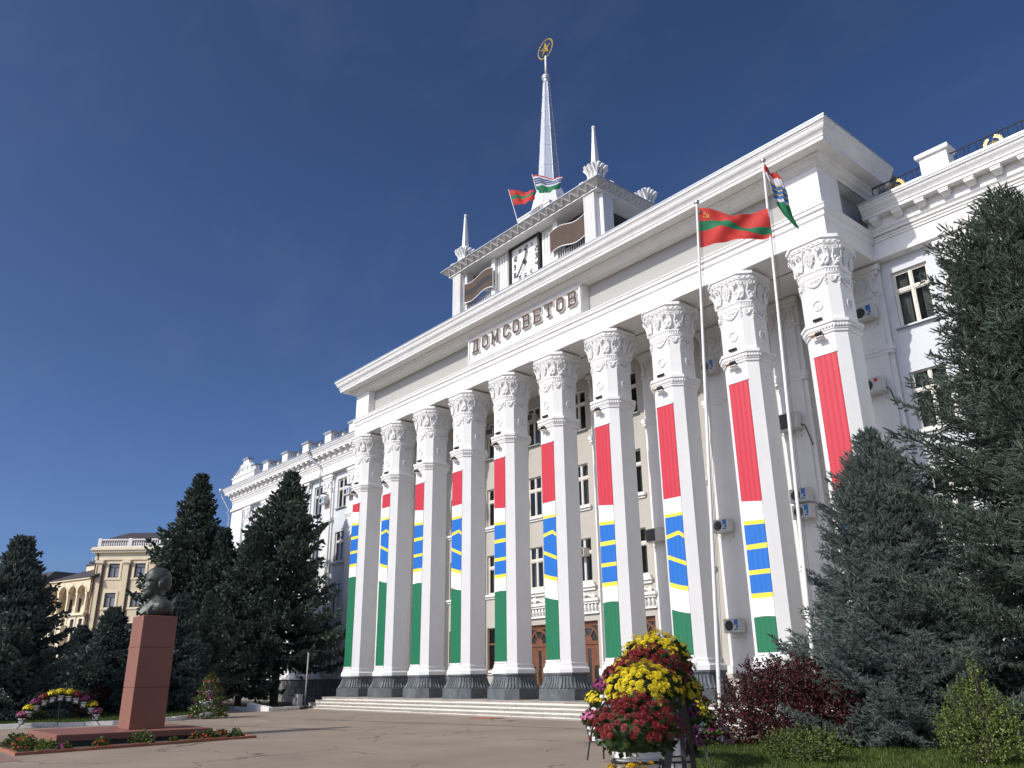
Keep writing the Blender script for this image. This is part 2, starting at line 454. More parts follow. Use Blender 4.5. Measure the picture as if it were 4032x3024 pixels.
def ground_mats():
    # asphalt square with dust, patches, cracks and a long seam
    m, n, b = _nodes('plaza_asphalt')
    g = n.nodes.new('ShaderNodeNewGeometry').outputs['Position']
    c = ramp(n, noise(n, g, 0.35, 8, 0.62), [(0.28, (0.235, 0.188, 0.142)), (0.72, (0.345, 0.278, 0.212))])
    c = mixc(n, 1.0, c, ramp(n, noise(n, g, 90, 5, 0.75), [(0.25, 0.62), (0.75, 1.12)]), 'MULTIPLY')
    patch = ramp(n, noise(n, vscale(n, g, (1, 0.45, 1)), 0.9, 7, 0.7), [(0.60, 0.0), (0.70, 0.42)])
    c = mixc(n, patch, c, (0.115, 0.095, 0.08))
    wv = n.nodes.new('ShaderNodeVectorMath'); wv.operation = 'MULTIPLY_ADD'
    nzc = n.nodes.new('ShaderNodeTexNoise'); nzc.inputs['Scale'].default_value = 0.9; nzc.inputs['Detail'].default_value = 5
    n.links.new(g, nzc.inputs['Vector'])
    wv.inputs[1].default_value = (1.6, 1.6, 0.0)
    n.links.new(nzc.outputs['Color'], wv.inputs[0]); n.links.new(g, wv.inputs[2])
    vo = n.nodes.new('ShaderNodeTexVoronoi'); vo.feature = 'DISTANCE_TO_EDGE'; vo.inputs['Scale'].default_value = 0.24
    n.links.new(vscale(n, wv.outputs[0], (1, 1, 0.0)), vo.inputs['Vector'])
    cr = ramp(n, vo.outputs['Distance'], [(0.0, 1.0), (0.0055, 0.8), (0.010, 0.0)])
    brk = ramp(n, noise(n, g, 0.5, 3), [(0.46, 0.0), (0.54, 0.85)])
    cf = mixc(n, 1.0, cr, brk, 'MULTIPLY')
    c = mixc(n, cf, c, (0.045, 0.04, 0.03))
    n.links.new(c, b.inputs['Base Color'])
    b.inputs['Roughness'].default_value = 0.92
    bp = n.nodes.new('ShaderNodeBump'); bp.inputs['Strength'].default_value = 0.35; bp.inputs['Distance'].default_value = 0.01
    n.links.new(noise(n, g, 120, 4, 0.7), bp.inputs['Height']); n.links.new(bp.outputs[0], b.inputs['Normal'])
    return m
ASPHALT = ground_mats()
LAWN = mat('lawn_turf', (0.055, 0.085, 0.016), 0.9, 0.3, 1.5, (0.10, 0.10, 0.035), 0.5, 0.0, 0.6, 30, fine=0.4)
PAVER = mat('reddish_paving', (0.27, 0.165, 0.135), 0.9, 0.15, 1.5, (0.18, 0.12, 0.10), 0.4, fine=0.25)
SEAM = mat('asphalt_seam', (0.10, 0.088, 0.076), 0.95, 0.3, 2.0, fine=0.4)

def gz(y):
    return min(0.0, 0.0125 * (y + 8))
# ================================================================== ground
def sheet(name, poly, dz, mt, kind='structure', thick=0.0, parent=None, label=None, cat=None):
    """a flat-ish sheet following the ground slope; poly is an outline (x, y)"""
    bm = bmesh.new()
    vs = [bm.verts.new((x, y, 0)) for x, y in poly]
    bm.faces.new(vs)
    ys = [p[1] for p in poly]
    if min(ys) < -8 < max(ys):
        bmesh.ops.bisect_plane(bm, geom=bm.verts[:] + bm.edges[:] + bm.faces[:], plane_co=(0, -8, 0), plane_no=(0, 1, 0))
    for v in bm.verts: v.co.z = gz(v.co.y) + dz
    if thick > 0:
        r = bmesh.ops.extrude_face_region(bm, geom=bm.faces[:])
        for e in r['geom']:
            if isinstance(e, bmesh.types.BMVert): e.co.z -= thick
        bmesh.ops.recalc_face_normals(bm, faces=bm.faces[:])
    else:
        for f in bm.faces:
            f.normal_update()
            if f.normal.z < 0: f.normal_flip()
    me = bpy.data.meshes.new(name); bm.to_mesh(me); bm.free()
    me.materials.append(mt)
    o = link(name, me, parent)
    return setp(o, label, cat, None, kind)

def ground():
    mb = MB()
    xs = [-900, -120, -40, 0, 20, 40, 60, 120, 900]
    ys = [-700, -40, -8, 900]
    for i in range(len(xs) - 1):
        for j in range(len(ys) - 1):
            q = [(xs[i], ys[j]), (xs[i + 1], ys[j]), (xs[i + 1], ys[j + 1]), (xs[i], ys[j + 1])]
            mb.add([(x, y, gz(max(y, -40))) for x, y in q], [(0, 1, 2, 3)])
    o = mb.build('ground', ASPHALT)
    setp(o, 'dusty cracked asphalt square in front of the columned building', None, None, 'structure')
ground()
# kerb line of the left lawns, then of the bed by the stairs
K1 = [(1.5, -32), (3.9, -25), (5.6, -18.6), (6.2, -16.7), (7.0, -14.7), (6.4, -12.0), (4.6, -9.5), (3.3, -8.5)]
K2 = [(-5.5, -6.9), (-3.2, -6.2), (-0.9, -5.35), (0.9, -5.0), (0.35, -3.9), (-0.3, -2.75)]
LW1 = [(x - 0.12, y + 0.03) for x, y in K1] + [(1.0, -7.7), (-8, -9.5), (-70, -12), (-70, -32)]
sheet('lawn', LW1, 0.10, LAWN)
LW2 = [(x - 0.05, y + 0.1) for x, y in K2] + [(-1.5, -1.0), (-1.6, 3.6), (-32, 3.6), (-40, -6.5)]
sheet('soil_bed', LW2, 0.06, SOIL)
LW3 = [(31.9, -7.9), (33.4, -4.6), (36.5, -3.4), (75, -3.4), (75, -26), (49, -22.5), (44.5, -19.3), (40.6, -16.3), (36.6, -13.4), (34.0, -12.2), (32.6, -10.2)]
sheet('lawn', LW3, 0.05, LAWN)
sheet('soil_bed', [(31.5, -3.35), (75, -3.35), (75, 3.6), (33.6, 3.6), (33.6, -0.5)], 0.03, SOIL)
# tarred seams across the square
for pts in ([(-2, -9.6), (6, -9.0), (14, -7.6), (19, -6.6), (27, -5.4), (33, -5.0)], [(8, -13.5), (14, -11.8), (20, -10.5)]):
    mb = MB()
    L = []
    for k in range(len(pts) - 1):
        for s in range(8):
            t = s / 8
            L.append((pts[k][0] * (1 - t) + pts[k + 1][0] * t, pts[k][1] * (1 - t) + pts[k + 1][1] * t))
    L = [(x, y + random.uniform(-.05, .05)) for x, y in L]
    ws = [random.uniform(.02, .09) for _ in L]
    for k in range(len(L) - 1):
        (x0, y0), (x1, y1) = L[k], L[k + 1]
        mb.add([(x0, y0 - ws[k], gz(y0) + .004), (x1, y1 - ws[k + 1], gz(y1) + .004), (x1, y1 + ws[k + 1], gz(y1) + .004), (x0, y0 + ws[k], gz(y0) + .004)], [(0, 1, 2, 3)])
    setp(mb.build('pavement_seam', SEAM), None, None, None, 'structure')

def kerb_run(pts, seg=1.0, w=0.16, h=0.17, dz=0.0, root=None):
    for k in range(len(pts) - 1):
        a = Vector(pts[k]); b = Vector(pts[k + 1]); L = (b - a).length
        n = max(1, round(L / seg)); d = (b - a) / L; nn = Vector((-d.y, d.x))
        for s in range(n):
            p = a + d * (L * s / n + 0.006); q = a + d * (L * (s + 1) / n - 0.006 - (0.02 if random.random() < .3 else 0))
            zz = random.uniform(-.018, .012); sh = random.uniform(-.012, .012)
            bot = [p + nn * (w + sh), p + nn * sh, q + nn * sh, q + nn * (w + sh)]
            rings = [[(v.x, v.y, gz(v.y) - .05) for v in bot], [(v.x, v.y, gz(v.y) + h + zz - .03) for v in bot]]
            c = (bot[0] + bot[2]) / 2
            rings.append([(c.x + (v.x - c.x) * .97, c.y + (v.y - c.y) * .97 if abs(d.y) > .5 else c.y + (v.y - c.y) * .85, gz(v.y) + h + zz) for v in bot])
            MB().loft(rings).build('kerb_stone', KERB, root)
kr = setp(thing('lawn_kerb', None, None), 'whitewashed kerb of long stones round the left lawn', None, None, 'structure')
kerb_run(K1, 1.35, root=kr); kerb_run(K2, 1.3, h=0.2, root=kr)
# tilted kerb slab at the corner
mb = MB(); mb.add([(-1.1, -5.55, 0), (1.0, -5.2, 0), (1.0, -4.95, 0), (-1.1, -5.3, 0), (-1.1, -5.55, .42), (1.0, -5.2, .2), (1.0, -4.95, .2), (-1.1, -5.3, .42)],
                  [(0, 3, 2, 1), (4, 5, 6, 7), (0, 1, 5, 4), (1, 2, 6, 5), (2, 3, 7, 6), (3, 0, 4, 7)])
mb.build('kerb_stone', KERB, kr)
# low dark wall far left behind the lawn
t = thing('garden_wall', 'low grey concrete wall with coping behind the far left lawn', 'wall', (-16, -20, 0))
MB().box(-2.0, 2.0, -6, 6.6, -.2, .55).build('wall_body', CONC, t)
MB().box(-2.15, 2.15, -6.15, 6.75, .552, .68).build('coping', KERB, t)

# ------------------------------------------------------------------ stairs
def stairs():
    root = setp(thing('entrance_steps', None, None, (0, 0, 0)), 'wide flight of worn stone steps with white painted risers', None, None, 'structure')
    Y = [-0.92, -1.27, -1.62, -1.97]; Zt = [0.62, 0.465, 0.31, 0.155]
    for k in range(4):
        x0, x1 = -1.25 - .15 * k, 33.7 + .12 * k
        yb = Y[k] + (0.6 if k else 4.6)
        MB().box(x0 + .03, x1, Y[k] + .03, yb, Zt[k] - .155 if k < 3 else -.02, Zt[k] - .062).build('riser', RISER, root)
        x = x0; n = 0
        while x < x1 - .05:
            w = min(random.uniform(1.1, 1.5), x1 - x)
            z = Zt[k] + random.uniform(-.006, .004); y = Y[k] + random.uniform(-.008, .008)
            e = .012
            ring = lambda s, zz: [(x + .004 + s, y + s, zz), (x + w - .004 - s, y + s, zz), (x + w - .004 - s, yb - .01, zz), (x + .004 + s, yb - .01, zz)]
            MB().loft([ring(0, z - .062), ring(0, z - e), ring(e, z)]).build('step_slab', STEP, root)
            x += w
    MB().box(-1.9, 34.2, -2.30, -1.9, -.05, .035).build('foundation_strip', STEP, root)
stairs()
# ================================================================== the columned building
BLD = thing('government_building', 'long white columned government building with a clock tower, spire and painted banners on ten columns', 'building', (0, 0, 0))
B = BLD
NC = 10; S = 3.6; YA = 0.77
def colx(i): return S * i

def octa(h, fh, z, c=(0, 0)):
    return [(c[0] + x, c[1] + y, z) for x, y in ((-fh, -h), (fh, -h), (h, -fh), (h, fh), (fh, h), (-fh, h), (-h, fh), (-h, -fh))]

def zigzag(mb, P, u0, u1, z0, z1, n, d, inv=False):
    """row of pyramid teeth on a face; P(u, z, d)"""
    w = (u1 - u0) / n
    for k in range(n):
        a = u0 + w * k; b = a + w; c = (a + b) / 2
        if inv: vs = [P(a, z1, 0), P(b, z1, 0), P(c, z0, 0), P(c, z1 - (z1 - z0) * .35, d)]
        else: vs = [P(a, z0, 0), P(b, z0, 0), P(c, z1, 0), P(c, z0 + (z1 - z0) * .35, d)]
        mb.add(vs, [(0, 1, 3), (1, 2, 3), (2, 0, 3)])

def spiral(c, r, turns, start, n=14, sgn=1):
    return [(c[0] + sgn * r * (1 - .8 * k / n) * math.cos(start + turns * 2 * PI * k / n), c[1] + r * (1 - .8 * k / n) * math.sin(start + turns * 2 * PI * k / n)) for k in range(n + 1)]

def grape(mb, P, zt, zb, w, r):
    rows = 8
    for k in range(rows):
        t = k / (rows - 1); z = zt + (zb - zt) * t
        n = [2, 3, 4, 4, 3, 3, 2, 1][k]
        for j in range(n):
            u = (j - (n - 1) / 2) * w
            mb.ball(P(u, z, r * .55 + .02 * math.sin(PI * t)), r, 6, 4)

def grape_face(mb, P, zb, zt, hw):
    """grape cluster with a vine arch between leafy corners, on a panel zb..zt of half width hw"""
    H = zt - zb
    grape(mb, P, zb + H * .80, zb + H * .16, hw * .20, hw * .115)
    for s in (-1, 1):
        pts = [P(s * u * hw, zb + v * H, .02) for u, v in ((.04, .88), (.10, .97), (.22, .99), (.40, .90), (.52, .72), (.58, .5), (.60, .3))]
        mb.tube(pts, .022, 5)
        mb.tube([P(s * (hw * .12 + a), zb + H * .86 + b, .03) for a, b in [(q[0], q[1]) for q in spiral((0, 0), hw * .1, 1.1, 0, 8)]], .018, 4)

def scroll(mb, P, s, u, zb, zt):
    """acanthus S-scroll rising to a volute that curls outward (s = side)"""
    H = zt - zb
    r = H * .13
    pts = [P(u - s * .00, zb + .03 * H, .03), P(u - s * .06, zb + .2 * H, .05), P(u - s * .09, zb + .45 * H, .05), P(u - s * .05, zb + .68 * H, .07)]
    pts += [P(u + s * (q[0] + r * .3), q[1], .09) for q in spiral((0, zb + H * .84), r, 1.3, PI, 10, 1)]
    mb.tube(pts, [.05, .045, .04, .036] + [.034 - .0015 * k for k in range(11)], 5)
    for k, (du, v, rr) in enumerate(((.02, .10, .075), (-.05, .22, .065), (.07, .25, .06), (.0, .38, .06), (.10, .14, .06), (-.1, .36, .045))):
        c = P(u + s * du, zb + v * H, .03)
        mb.ball(c, (rr, rr * .9, rr * 1.25), 6, 4)

def swag(mb, P, hw, zt, sag, r=.04):
    pts = [P(hw * t, zt - sag * (1 - t * t), .03) for t in [k / 6 - 1 for k in range(13)]]
    mb.tube(pts, [r * (.7 + .5 * (1 - abs(k / 6 - 1))) * (1.15 if k % 2 else .9) for k in range(13)], 6)
    for t in (-.45, -.1, .28, .55):
        for q in range(4):
            a = q * PI / 2 + t
            mb.ball(P(hw * t * .8 + .045 * math.cos(a), zt - .08 + .045 * math.sin(a), .02), .032, 5, 3)

def drop(mb, P, u, zt, zb):
    n = 6
    for k in range(n):
        z = zt + (zb - zt) * k / (n - 1)
        mb.ball(P(u + .022 * (-1) ** k, z, .02), .038 if k < 4 else .028, 5, 3)

def facemap(th, hf):
    """P(u, z, d) on the octagon face with outward azimuth th; hf(z) = distance of the face from the axis"""
    n = Vector((math.cos(th), math.sin(th), 0)); uax = Vector((-math.sin(th), math.cos(th), 0))
    return lambda u, z, d: n * (hf(z) + d) + uax * u + Vector((0, 0, z))

ZCAP0, ZCAP1 = 15.32, 16.13
def hcap(z):
    t = max(0, min(1, (z - ZCAP0) / (ZCAP1 - ZCAP0)))
    return .80 + .17 * t ** 1.6
def fcap(z):
    t = max(0, min(1, (z - ZCAP0) / (ZCAP1 - ZCAP0)))
    return .47 + .10 * t
def cham(h, f): return (h + f) / math.sqrt(2)

def column_meshes():
    M = {}
    mb = MB()
    mb.loft([octa(.80, .47, 2.12), octa(.80, .47, 2.15), octa(.77, .45, 2.18), octa(.77, .45, 12.80)], True, False)
    mb.loft([octa(.765, .448, 13.26), octa(.765, .448, 15.04)], False, False)
    M['shaft'] = mb.mesh('column_shaft', WHITE)
    mb = MB()   # white moulded base
    mb.loft([octa(.905, .52, 1.745), octa(.905, .52, 1.92), octa(.885, .51, 1.945), octa(.84, .485, 2.0), octa(.825, .48, 2.06), octa(.83, .482, 2.10), octa(.83, .482, 2.135), octa(.79, .46, 2.14)])
    M['base'] = mb.mesh('column_base', WHITE)
    mb = MB()   # dark foot: block, leafy cove, bead
    mb.loft([octa(1.10, .62, .62), octa(1.10, .62, 1.08), octa(1.085, .61, 1.095)])
    prof = [(1.02, 1.10), (.985, 1.16), (.93, 1.26), (.885, 1.38), (.855, 1.5), (.835, 1.6), (.835, 1.66)]
    mb.loft([octa(h, h * .57, z) for h, z in prof])
    mb.loft([octa(.86, .50, 1.655), octa(.885, .51, 1.67), octa(.885, .51, 1.70), octa(.86, .50, 1.742)])
    for k in range(8):
        th = k * PI / 4
        def hf(z, k=k):
            for (h0, z0), (h1, z1) in zip(prof, prof[1:]):
                if z <= z1:
                    t = (z - z0) / (z1 - z0); h = h0 + (h1 - h0) * t; break
            else: h = prof[-1][0]
            return h if k % 2 == 0 else cham(h, h * .57)
        P = facemap(th, hf)
        hw = .46 if k % 2 == 0 else .27
        n = 6 if k % 2 == 0 else 4
        for j in range(n):
            u = (j - (n - 1) / 2) * (2 * hw / n)
            zz = [1.11, 1.2, 1.33, 1.47, 1.58]
            fl = [1.22, 1.12, 1.02, .98, .95]
            mb.tube([P(u * f_, z, .012) for z, f_ in zip(zz, fl)], [.05, .044, .034, .030, .036], 6)
        for j in range(n + 2):
            u = (j - (n + 1) / 2) * (2 * hw / (n + 2))
            mb.ball(P(u, 1.63, .0), (.033, .033, .033), 5, 4)
    M['foot'] = mb.mesh('column_foot', PLINTH, True, 40)
    mb = MB()   # beaded collar
    mb.loft([octa(.78, .455, 12.79), octa(.815, .475, 12.81), octa(.815, .475, 12.88), octa(.845, .49, 12.90), octa(.845, .49, 12.93), octa(.86, .50, 13.02), octa(.875, .51, 13.11), octa(.925, .535, 13.13), octa(.925, .535, 13.235), octa(.90, .52, 13.25), octa(.775, .453, 13.29)])
    for k in range(8):
        h, f_ = .862, .50
        P = facemap(k * PI / 4, (lambda z, k=k: h if k % 2 == 0 else cham(h, f_)))
        hw = f_ if k % 2 == 0 else (h - f_) / math.sqrt(2)
        n = 9 if k % 2 == 0 else 5
        for j in range(n):
            mb.ball(P((j - (n - 1) / 2) * 2 * hw / n, 13.02, .0), (.05, .05, .072), 6, 5)
    M['collar'] = mb.mesh('column_collar', WHITE, True, 40)
    mb = MB()   # carved capital
    mb.loft([octa(.775, .452, 15.02), octa(.79, .46, 15.04), octa(.79, .46, 15.10), octa(.80, .468, 15.24), octa(.83, .48, 15.25), octa(.83, .48, 15.31), octa(.80, .47, 15.325)])
    mb.loft([octa(hcap(z), fcap(z), z) for z in (15.33, 15.5, 15.65, 15.8, 15.95, 16.05, 16.13)])
    mb.loft([octa(.985, .575, 16.131), octa(1.0, .585, 16.14), octa(1.0, .585, 16.165), octa(1.0, .585, 16.31), octa(1.045, .61, 16.33), octa(1.06, .62, 16.345), octa(1.06, .62, 16.47), octa(.83, .49, 16.565)])
    for k in range(8):
        front = k % 2 == 0
        th = k * PI / 4
        P = facemap(th, (lambda z, k=k: hcap(z) if k % 2 == 0 else cham(hcap(z), fcap(z))))
        if front: grape_face(mb, P, 15.36, 16.12, .50)
        hwt = .555 if front else .29
        for s in (-1, 1):
            scroll(mb, P, s, s * (.40 if front else .16), 15.35, 16.12)
        Pz = facemap(th, (lambda z, k=k: 1.0 if k % 2 == 0 else cham(1.0, .585)))
        zigzag(mb, Pz, -.575 if front else -.29, .575 if front else .29, 16.17, 16.305, 6 if front else 3, .05)
        Pl = facemap(th, (lambda z, k=k: .795 if k % 2 == 0 else cham(.795, .463)))
        zigzag(mb, Pl, -.46 if front else -.235, .46 if front else .235, 15.11, 15.24, 9 if front else 5, .035, True)
        Pg = facemap(th, (lambda z, k=k: .768 if k % 2 == 0 else cham(.768, .45)))
        swag(mb, Pg, .37 if front else .16, 14.97, .30 if front else .22)
        if front:
            for s in (-1, 1): drop(mb, Pg, s * .435, 15.0, 14.62)
    M['capital'] = mb.mesh('column_capital', WHITE, True, 45)
    mb = MB()   # star roundel
    n = 24
    rr = [(.155, .0), (.155, .03), (.165, .045), (.19, .045), (.205, .03), (.205, 0)]
    rings = [[(r_ * math.cos(2 * PI * k / n), -d, r_ * math.sin(2 * PI * k / n)) for r_, d in rr] for k in range(n)]
    vs = [p for r_ in rings for p in r_]; m_ = len(rr)
    mb.add(vs, [(k * m_ + j, k * m_ + j + 1, ((k + 1) % n) * m_ + j + 1, ((k + 1) % n) * m_ + j) for k in range(n) for j in range(m_ - 1)])
    mb.add(*star_geo(.15, .062, .045, .006))
    M['star'] = mb.mesh('star_roundel', WHITE)
    return M

def star_geo(r0, r1, d, base=0.0):
    """faceted five-point star in the xz plane, facing -y"""
    vs = [(0, -d, 0)]
    for k in range(10):
        a = PI / 2 + k * PI / 5; r_ = r0 if k % 2 == 0 else r1
        vs.append((r_ * math.cos(a), -base, r_ * math.sin(a)))
    return vs, [(0, 1 + (k + 1) % 10, 1 + k) for k in range(10)]

CM = column_meshes()
for i in range(NC):
    c = link('column', CM['shaft'], B, (colx(i), YA, 0))
    link('column_foot', CM['foot'], c); link('column_base', CM['base'], c); link('column_collar', CM['collar'], c); link('column_capital', CM['capital'], c)
    link('star_roundel', CM['star'], c, (0, -.767, 13.93))
    link('star_roundel', CM['star'], c, (.767, 0, 13.93), (0, 0, PI / 2))

# ------------------------------------------------------------------ entablature swept round the portico
XL, XR, YB = -.72, 33.15, 4.1
def sweep(prof, xl=XL, xr=XR, yb=YB, y0=0.0):
    mb = MB()
    rows = [[(xl - d, yb, z), (xl - d, y0 - d, z), (xr + d, y0 - d, z), (xr + d, yb, z)] for d, z in prof]
    for a, b in zip(rows, rows[1:]):
        for k in range(3):
            mb.add([a[k], a[k + 1], b[k + 1], b[k]], [(0, 1, 2, 3)])
    return mb
sweep([(-.03, 16.57), (0, 16.572), (0, 17.26), (-.015, 17.275), (.02, 17.30), (.045, 17.33), (.055, 17.35), (.055, 17.50), (.03, 17.515), (.07, 17.53), (.11, 17.56), (.115, 17.58), (.115, 17.70), (.15, 17.715), (.15, 17.765), (-.5, 17.78)]).build('architrave', WHITE2, B)
sweep([(0.0, 19.40), (.03, 19.405), (.06, 19.44), (.065, 19.48), (.11, 19.50), (.19, 19.55), (.24, 19.62), (.245, 19.65), (.29, 19.66), (.335, 19.70), (.34, 19.735), (.34, 19.76), (.80, 19.765), (.82, 19.755), (.83, 19.77), (.83, 19.88), (.85, 19.89), (.87, 19.93), (.875, 19.96), (.84, 19.98), (.86, 20.0), (.90, 20.06), (.98, 20.14), (1.02, 20.22), (1.035, 20.30), (1.06, 20.32), (1.06, 20.36), (1.10, 20.38), (1.12, 20.41), (1.12, 20.52), (1.09, 20.54), (-1.0, 20.62)]).build('cornice', CORN, B)
# metal drip edge
sweep([(1.125, 20.50), (1.14, 20.50), (1.14, 20.555), (1.0, 20.565)]).build('roof_edge', METALROOF, B)
# attic: frieze wall with corner piers
mb = MB()
mb.box(XL + .46, XR - .46, .46, 3.9, 17.75, 19.45)
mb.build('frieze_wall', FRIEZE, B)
for x0, x1 in ((XL, .87), (31.75, XR)):
    MB().box(x0, x1, 0, 1.5, 17.77, 19.42).build('attic_pier', WHITE2, B)
MB().box(XL + .05, XR - .05, .03, 1.6, 19.43, 19.6).box(XL + .05, XL + 1.2, 1.601, 3.9, 19.43, 19.6).box(XR - 1.2, XR - .05, 1.601, 3.9, 19.43, 19.6).build('frieze_soffit', CORN, B)
# ceiling of the portico with its crack line
mb = MB(); mb.box(XL + .02, XR - .02, .02, 3.9, 16.575, 16.7); mb.build('portico_ceiling', WHITE2, B)
MB().box(XL + .3, XR - .3, 1.70, 1.73, 16.55, 16.574).build('ceiling_joint', PLINTH, B)
MB().box(XL - .9, XR + .9, -.95, 14, 20.45, 20.6).build('portico_roof', METALROOF, B)

# ------------------------------------------------------------------ sign
def sign():
    x0, x1, z0, z1 = 11.78, 20.70, 17.88, 19.36
    s = MB().box(x0 - .02, x1 + .02, -.02, .46, 17.77, 19.40).build('sign_panel', WHITE2, B)
    mb = MB()
    f = .10
    for a in ((x0, x1, z1 - f, z1), (x0, x1, z0, z0 + f), (x0, x0 + f, z0 + f, z1 - f), (x1 - f, x1, z0 + f, z1 - f)):
        mb.box(a[0], a[1], -.10, -.022, a[2], a[3])
    mb.build('sign_frame', WHITE2, s)
    # slab letters, drawn on a unit grid: width 0.6, height 0.76
    def rect(a, b, c, d): return [(a, b), (c, b), (c, d), (a, d)]
    h = .76
    def O(w):
        k = .13; c = .15
        out = [(c, 0), (w - c, 0), (w, c), (w, h - c), (w - c, h), (c, h), (0, h - c), (0, c)]
        i = .075
        inn = [(k + i * .6, k), (w - k - i * .6, k), (w - k, k + i), (w - k, h - k - i), (w - k - i * .6, h - k), (k + i * .6, h - k), (k, h - k - i), (k, k + i)]
        return [[out[j], out[(j + 1) % 8], inn[(j + 1) % 8], inn[j]] for j in range(8)]
    def Cc(w):
        q = O(w); q.pop(2)
        return q[:2] + q[2:] + [rect(w - .13, .18, w, .27), rect(w - .13, h - .27, w, h - .18), rect(w - .19, h - .31, w - .13, h - .20)]
    def D(w):
        return [[(.0, 0), (w, 0), (w, .11), (0, .11)], rect(0, -.07, .10, 0), rect(w - .10, -.07, w, 0), [(.06, .11), (.19, .11), (.23, h - .12), (.12, h - .12)], rect(w - .19, .11, w - .06, h - .12), rect(.05, h - .12, w, h)]
    def M(w):
        return [rect(0, 0, .20, .10), rect(w - .20, 0, w, .10), [(.04, .10), (.16, .10), (.16, h - .10), (.04, h - .10)], rect(w - .16, .10, w - .04, h - .10), rect(0, h - .10, .19, h), rect(w - .19, h - .10, w, h),
                [(w / 2 - .05, .12), (w / 2, .12), (w / 2, .34), (.165, h - .11), (.165, h - .34)], [(w / 2, .12), (w / 2 + .05, .12), (w - .165, h - .34), (w - .165, h - .11), (w / 2, .34)]]
    def V(w):
        m = h / 2 + .02
        return [rect(0, 0, w - .13, .11), rect(0, h - .11, w - .15, h), rect(.05, .11, .18, h - .11), rect(.18, m - .055, w - .15, m + .055),
                [(w - .13, 0), (w - .02, .10), (w - .13, .11)], [(w - .13, .11), (w - .02, .10), (w, .2), (w, m - .14), (w - .13, m - .14)], [(w - .15, m - .055), (w - .13, m - .14), (w, m - .14), (w - .05, m), (w - .15, m + .055)],
                [(w - .15, m + .055), (w - .05, m), (w - .02, m + .10), (w - .02, h - .16), (w - .14, h - .16), (w - .14, m + .1)], [(w - .15, h - .11), (w - .14, h - .16), (w - .02, h - .16), (w - .08, h - .03), (w - .15, h)]]
    def E(w):
        m = h / 2
        return [rect(0, 0, w, .11), rect(0, h - .11, w, h), rect(.05, .11, .18, h - .11), rect(w - .10, .11, w, .23), rect(w - .10, h - .23, w, h - .11), rect(.18, m - .055, w - .16, m + .055), rect(w - .16, m - .11, w - .10, m + .11)]
    def T(w):
        c = w / 2
        return [rect(0, h - .11, w, h), rect(c - .065, .10, c + .065, h - .11), rect(c - .16, 0, c + .16, .10), rect(0, h - .24, .09, h - .11), rect(w - .09, h - .24, w, h - .11)]
    LET = [(D, 12.25, .59), (O, 13.11, .55), (M, 13.91, .66), (Cc, 14.92, .55), (O, 15.70, .55), (V, 16.48, .60), (E, 17.32, .62), (T, 18.19, .62), (O, 19.05, .56), (V, 19.86, .62)]
    for fn, x, w in LET:
        mb = MB()
        for poly in fn(w):
            a = sum(poly[j][0] * poly[(j + 1) % len(poly)][1] - poly[(j + 1) % len(poly)][0] * poly[j][1] for j in range(len(poly)))
            if a < 0: poly = poly[::-1]
            mb.prism(poly, lambda u, v, d: (x + u, -.03 - d, 18.40 + v), 0.0, .13, 0, 1)
        mb.build('sign_letter', [BROWN, WHITE2], s)
sign()

# ------------------------------------------------------------------ walls with openings
def wall_open(mb, x0, x1, z0, z1, y, ops, rev, mi=0):
    xs = sorted({x0, x1, *[v for o in ops for v in o[:2]]}); zs = sorted({z0, z1, *[v for o in ops for v in o[2:]]})
    for a, b in zip(xs, xs[1:]):
        for c, d in zip(zs, zs[1:]):
            cx, cz = (a + b) / 2, (c + d) / 2
            if any(o[0] < cx < o[1] and o[2] < cz < o[3] for o in ops): continue
            mb.add([(a, y, c), (b, y, c), (b, y, d), (a, y, d)], [(0, 1, 2, 3)], mi)
    for a, b, c, d in ops:
        mb.add([(a, y, c), (b, y, c), (b, y, d), (a, y, d), (a, y + rev, c), (b, y + rev, c), (b, y + rev, d), (a, y + rev, d)],
               [(0, 4, 5, 1), (1, 5, 6, 2), (2, 6, 7, 3), (3, 7, 4, 0)], mi)

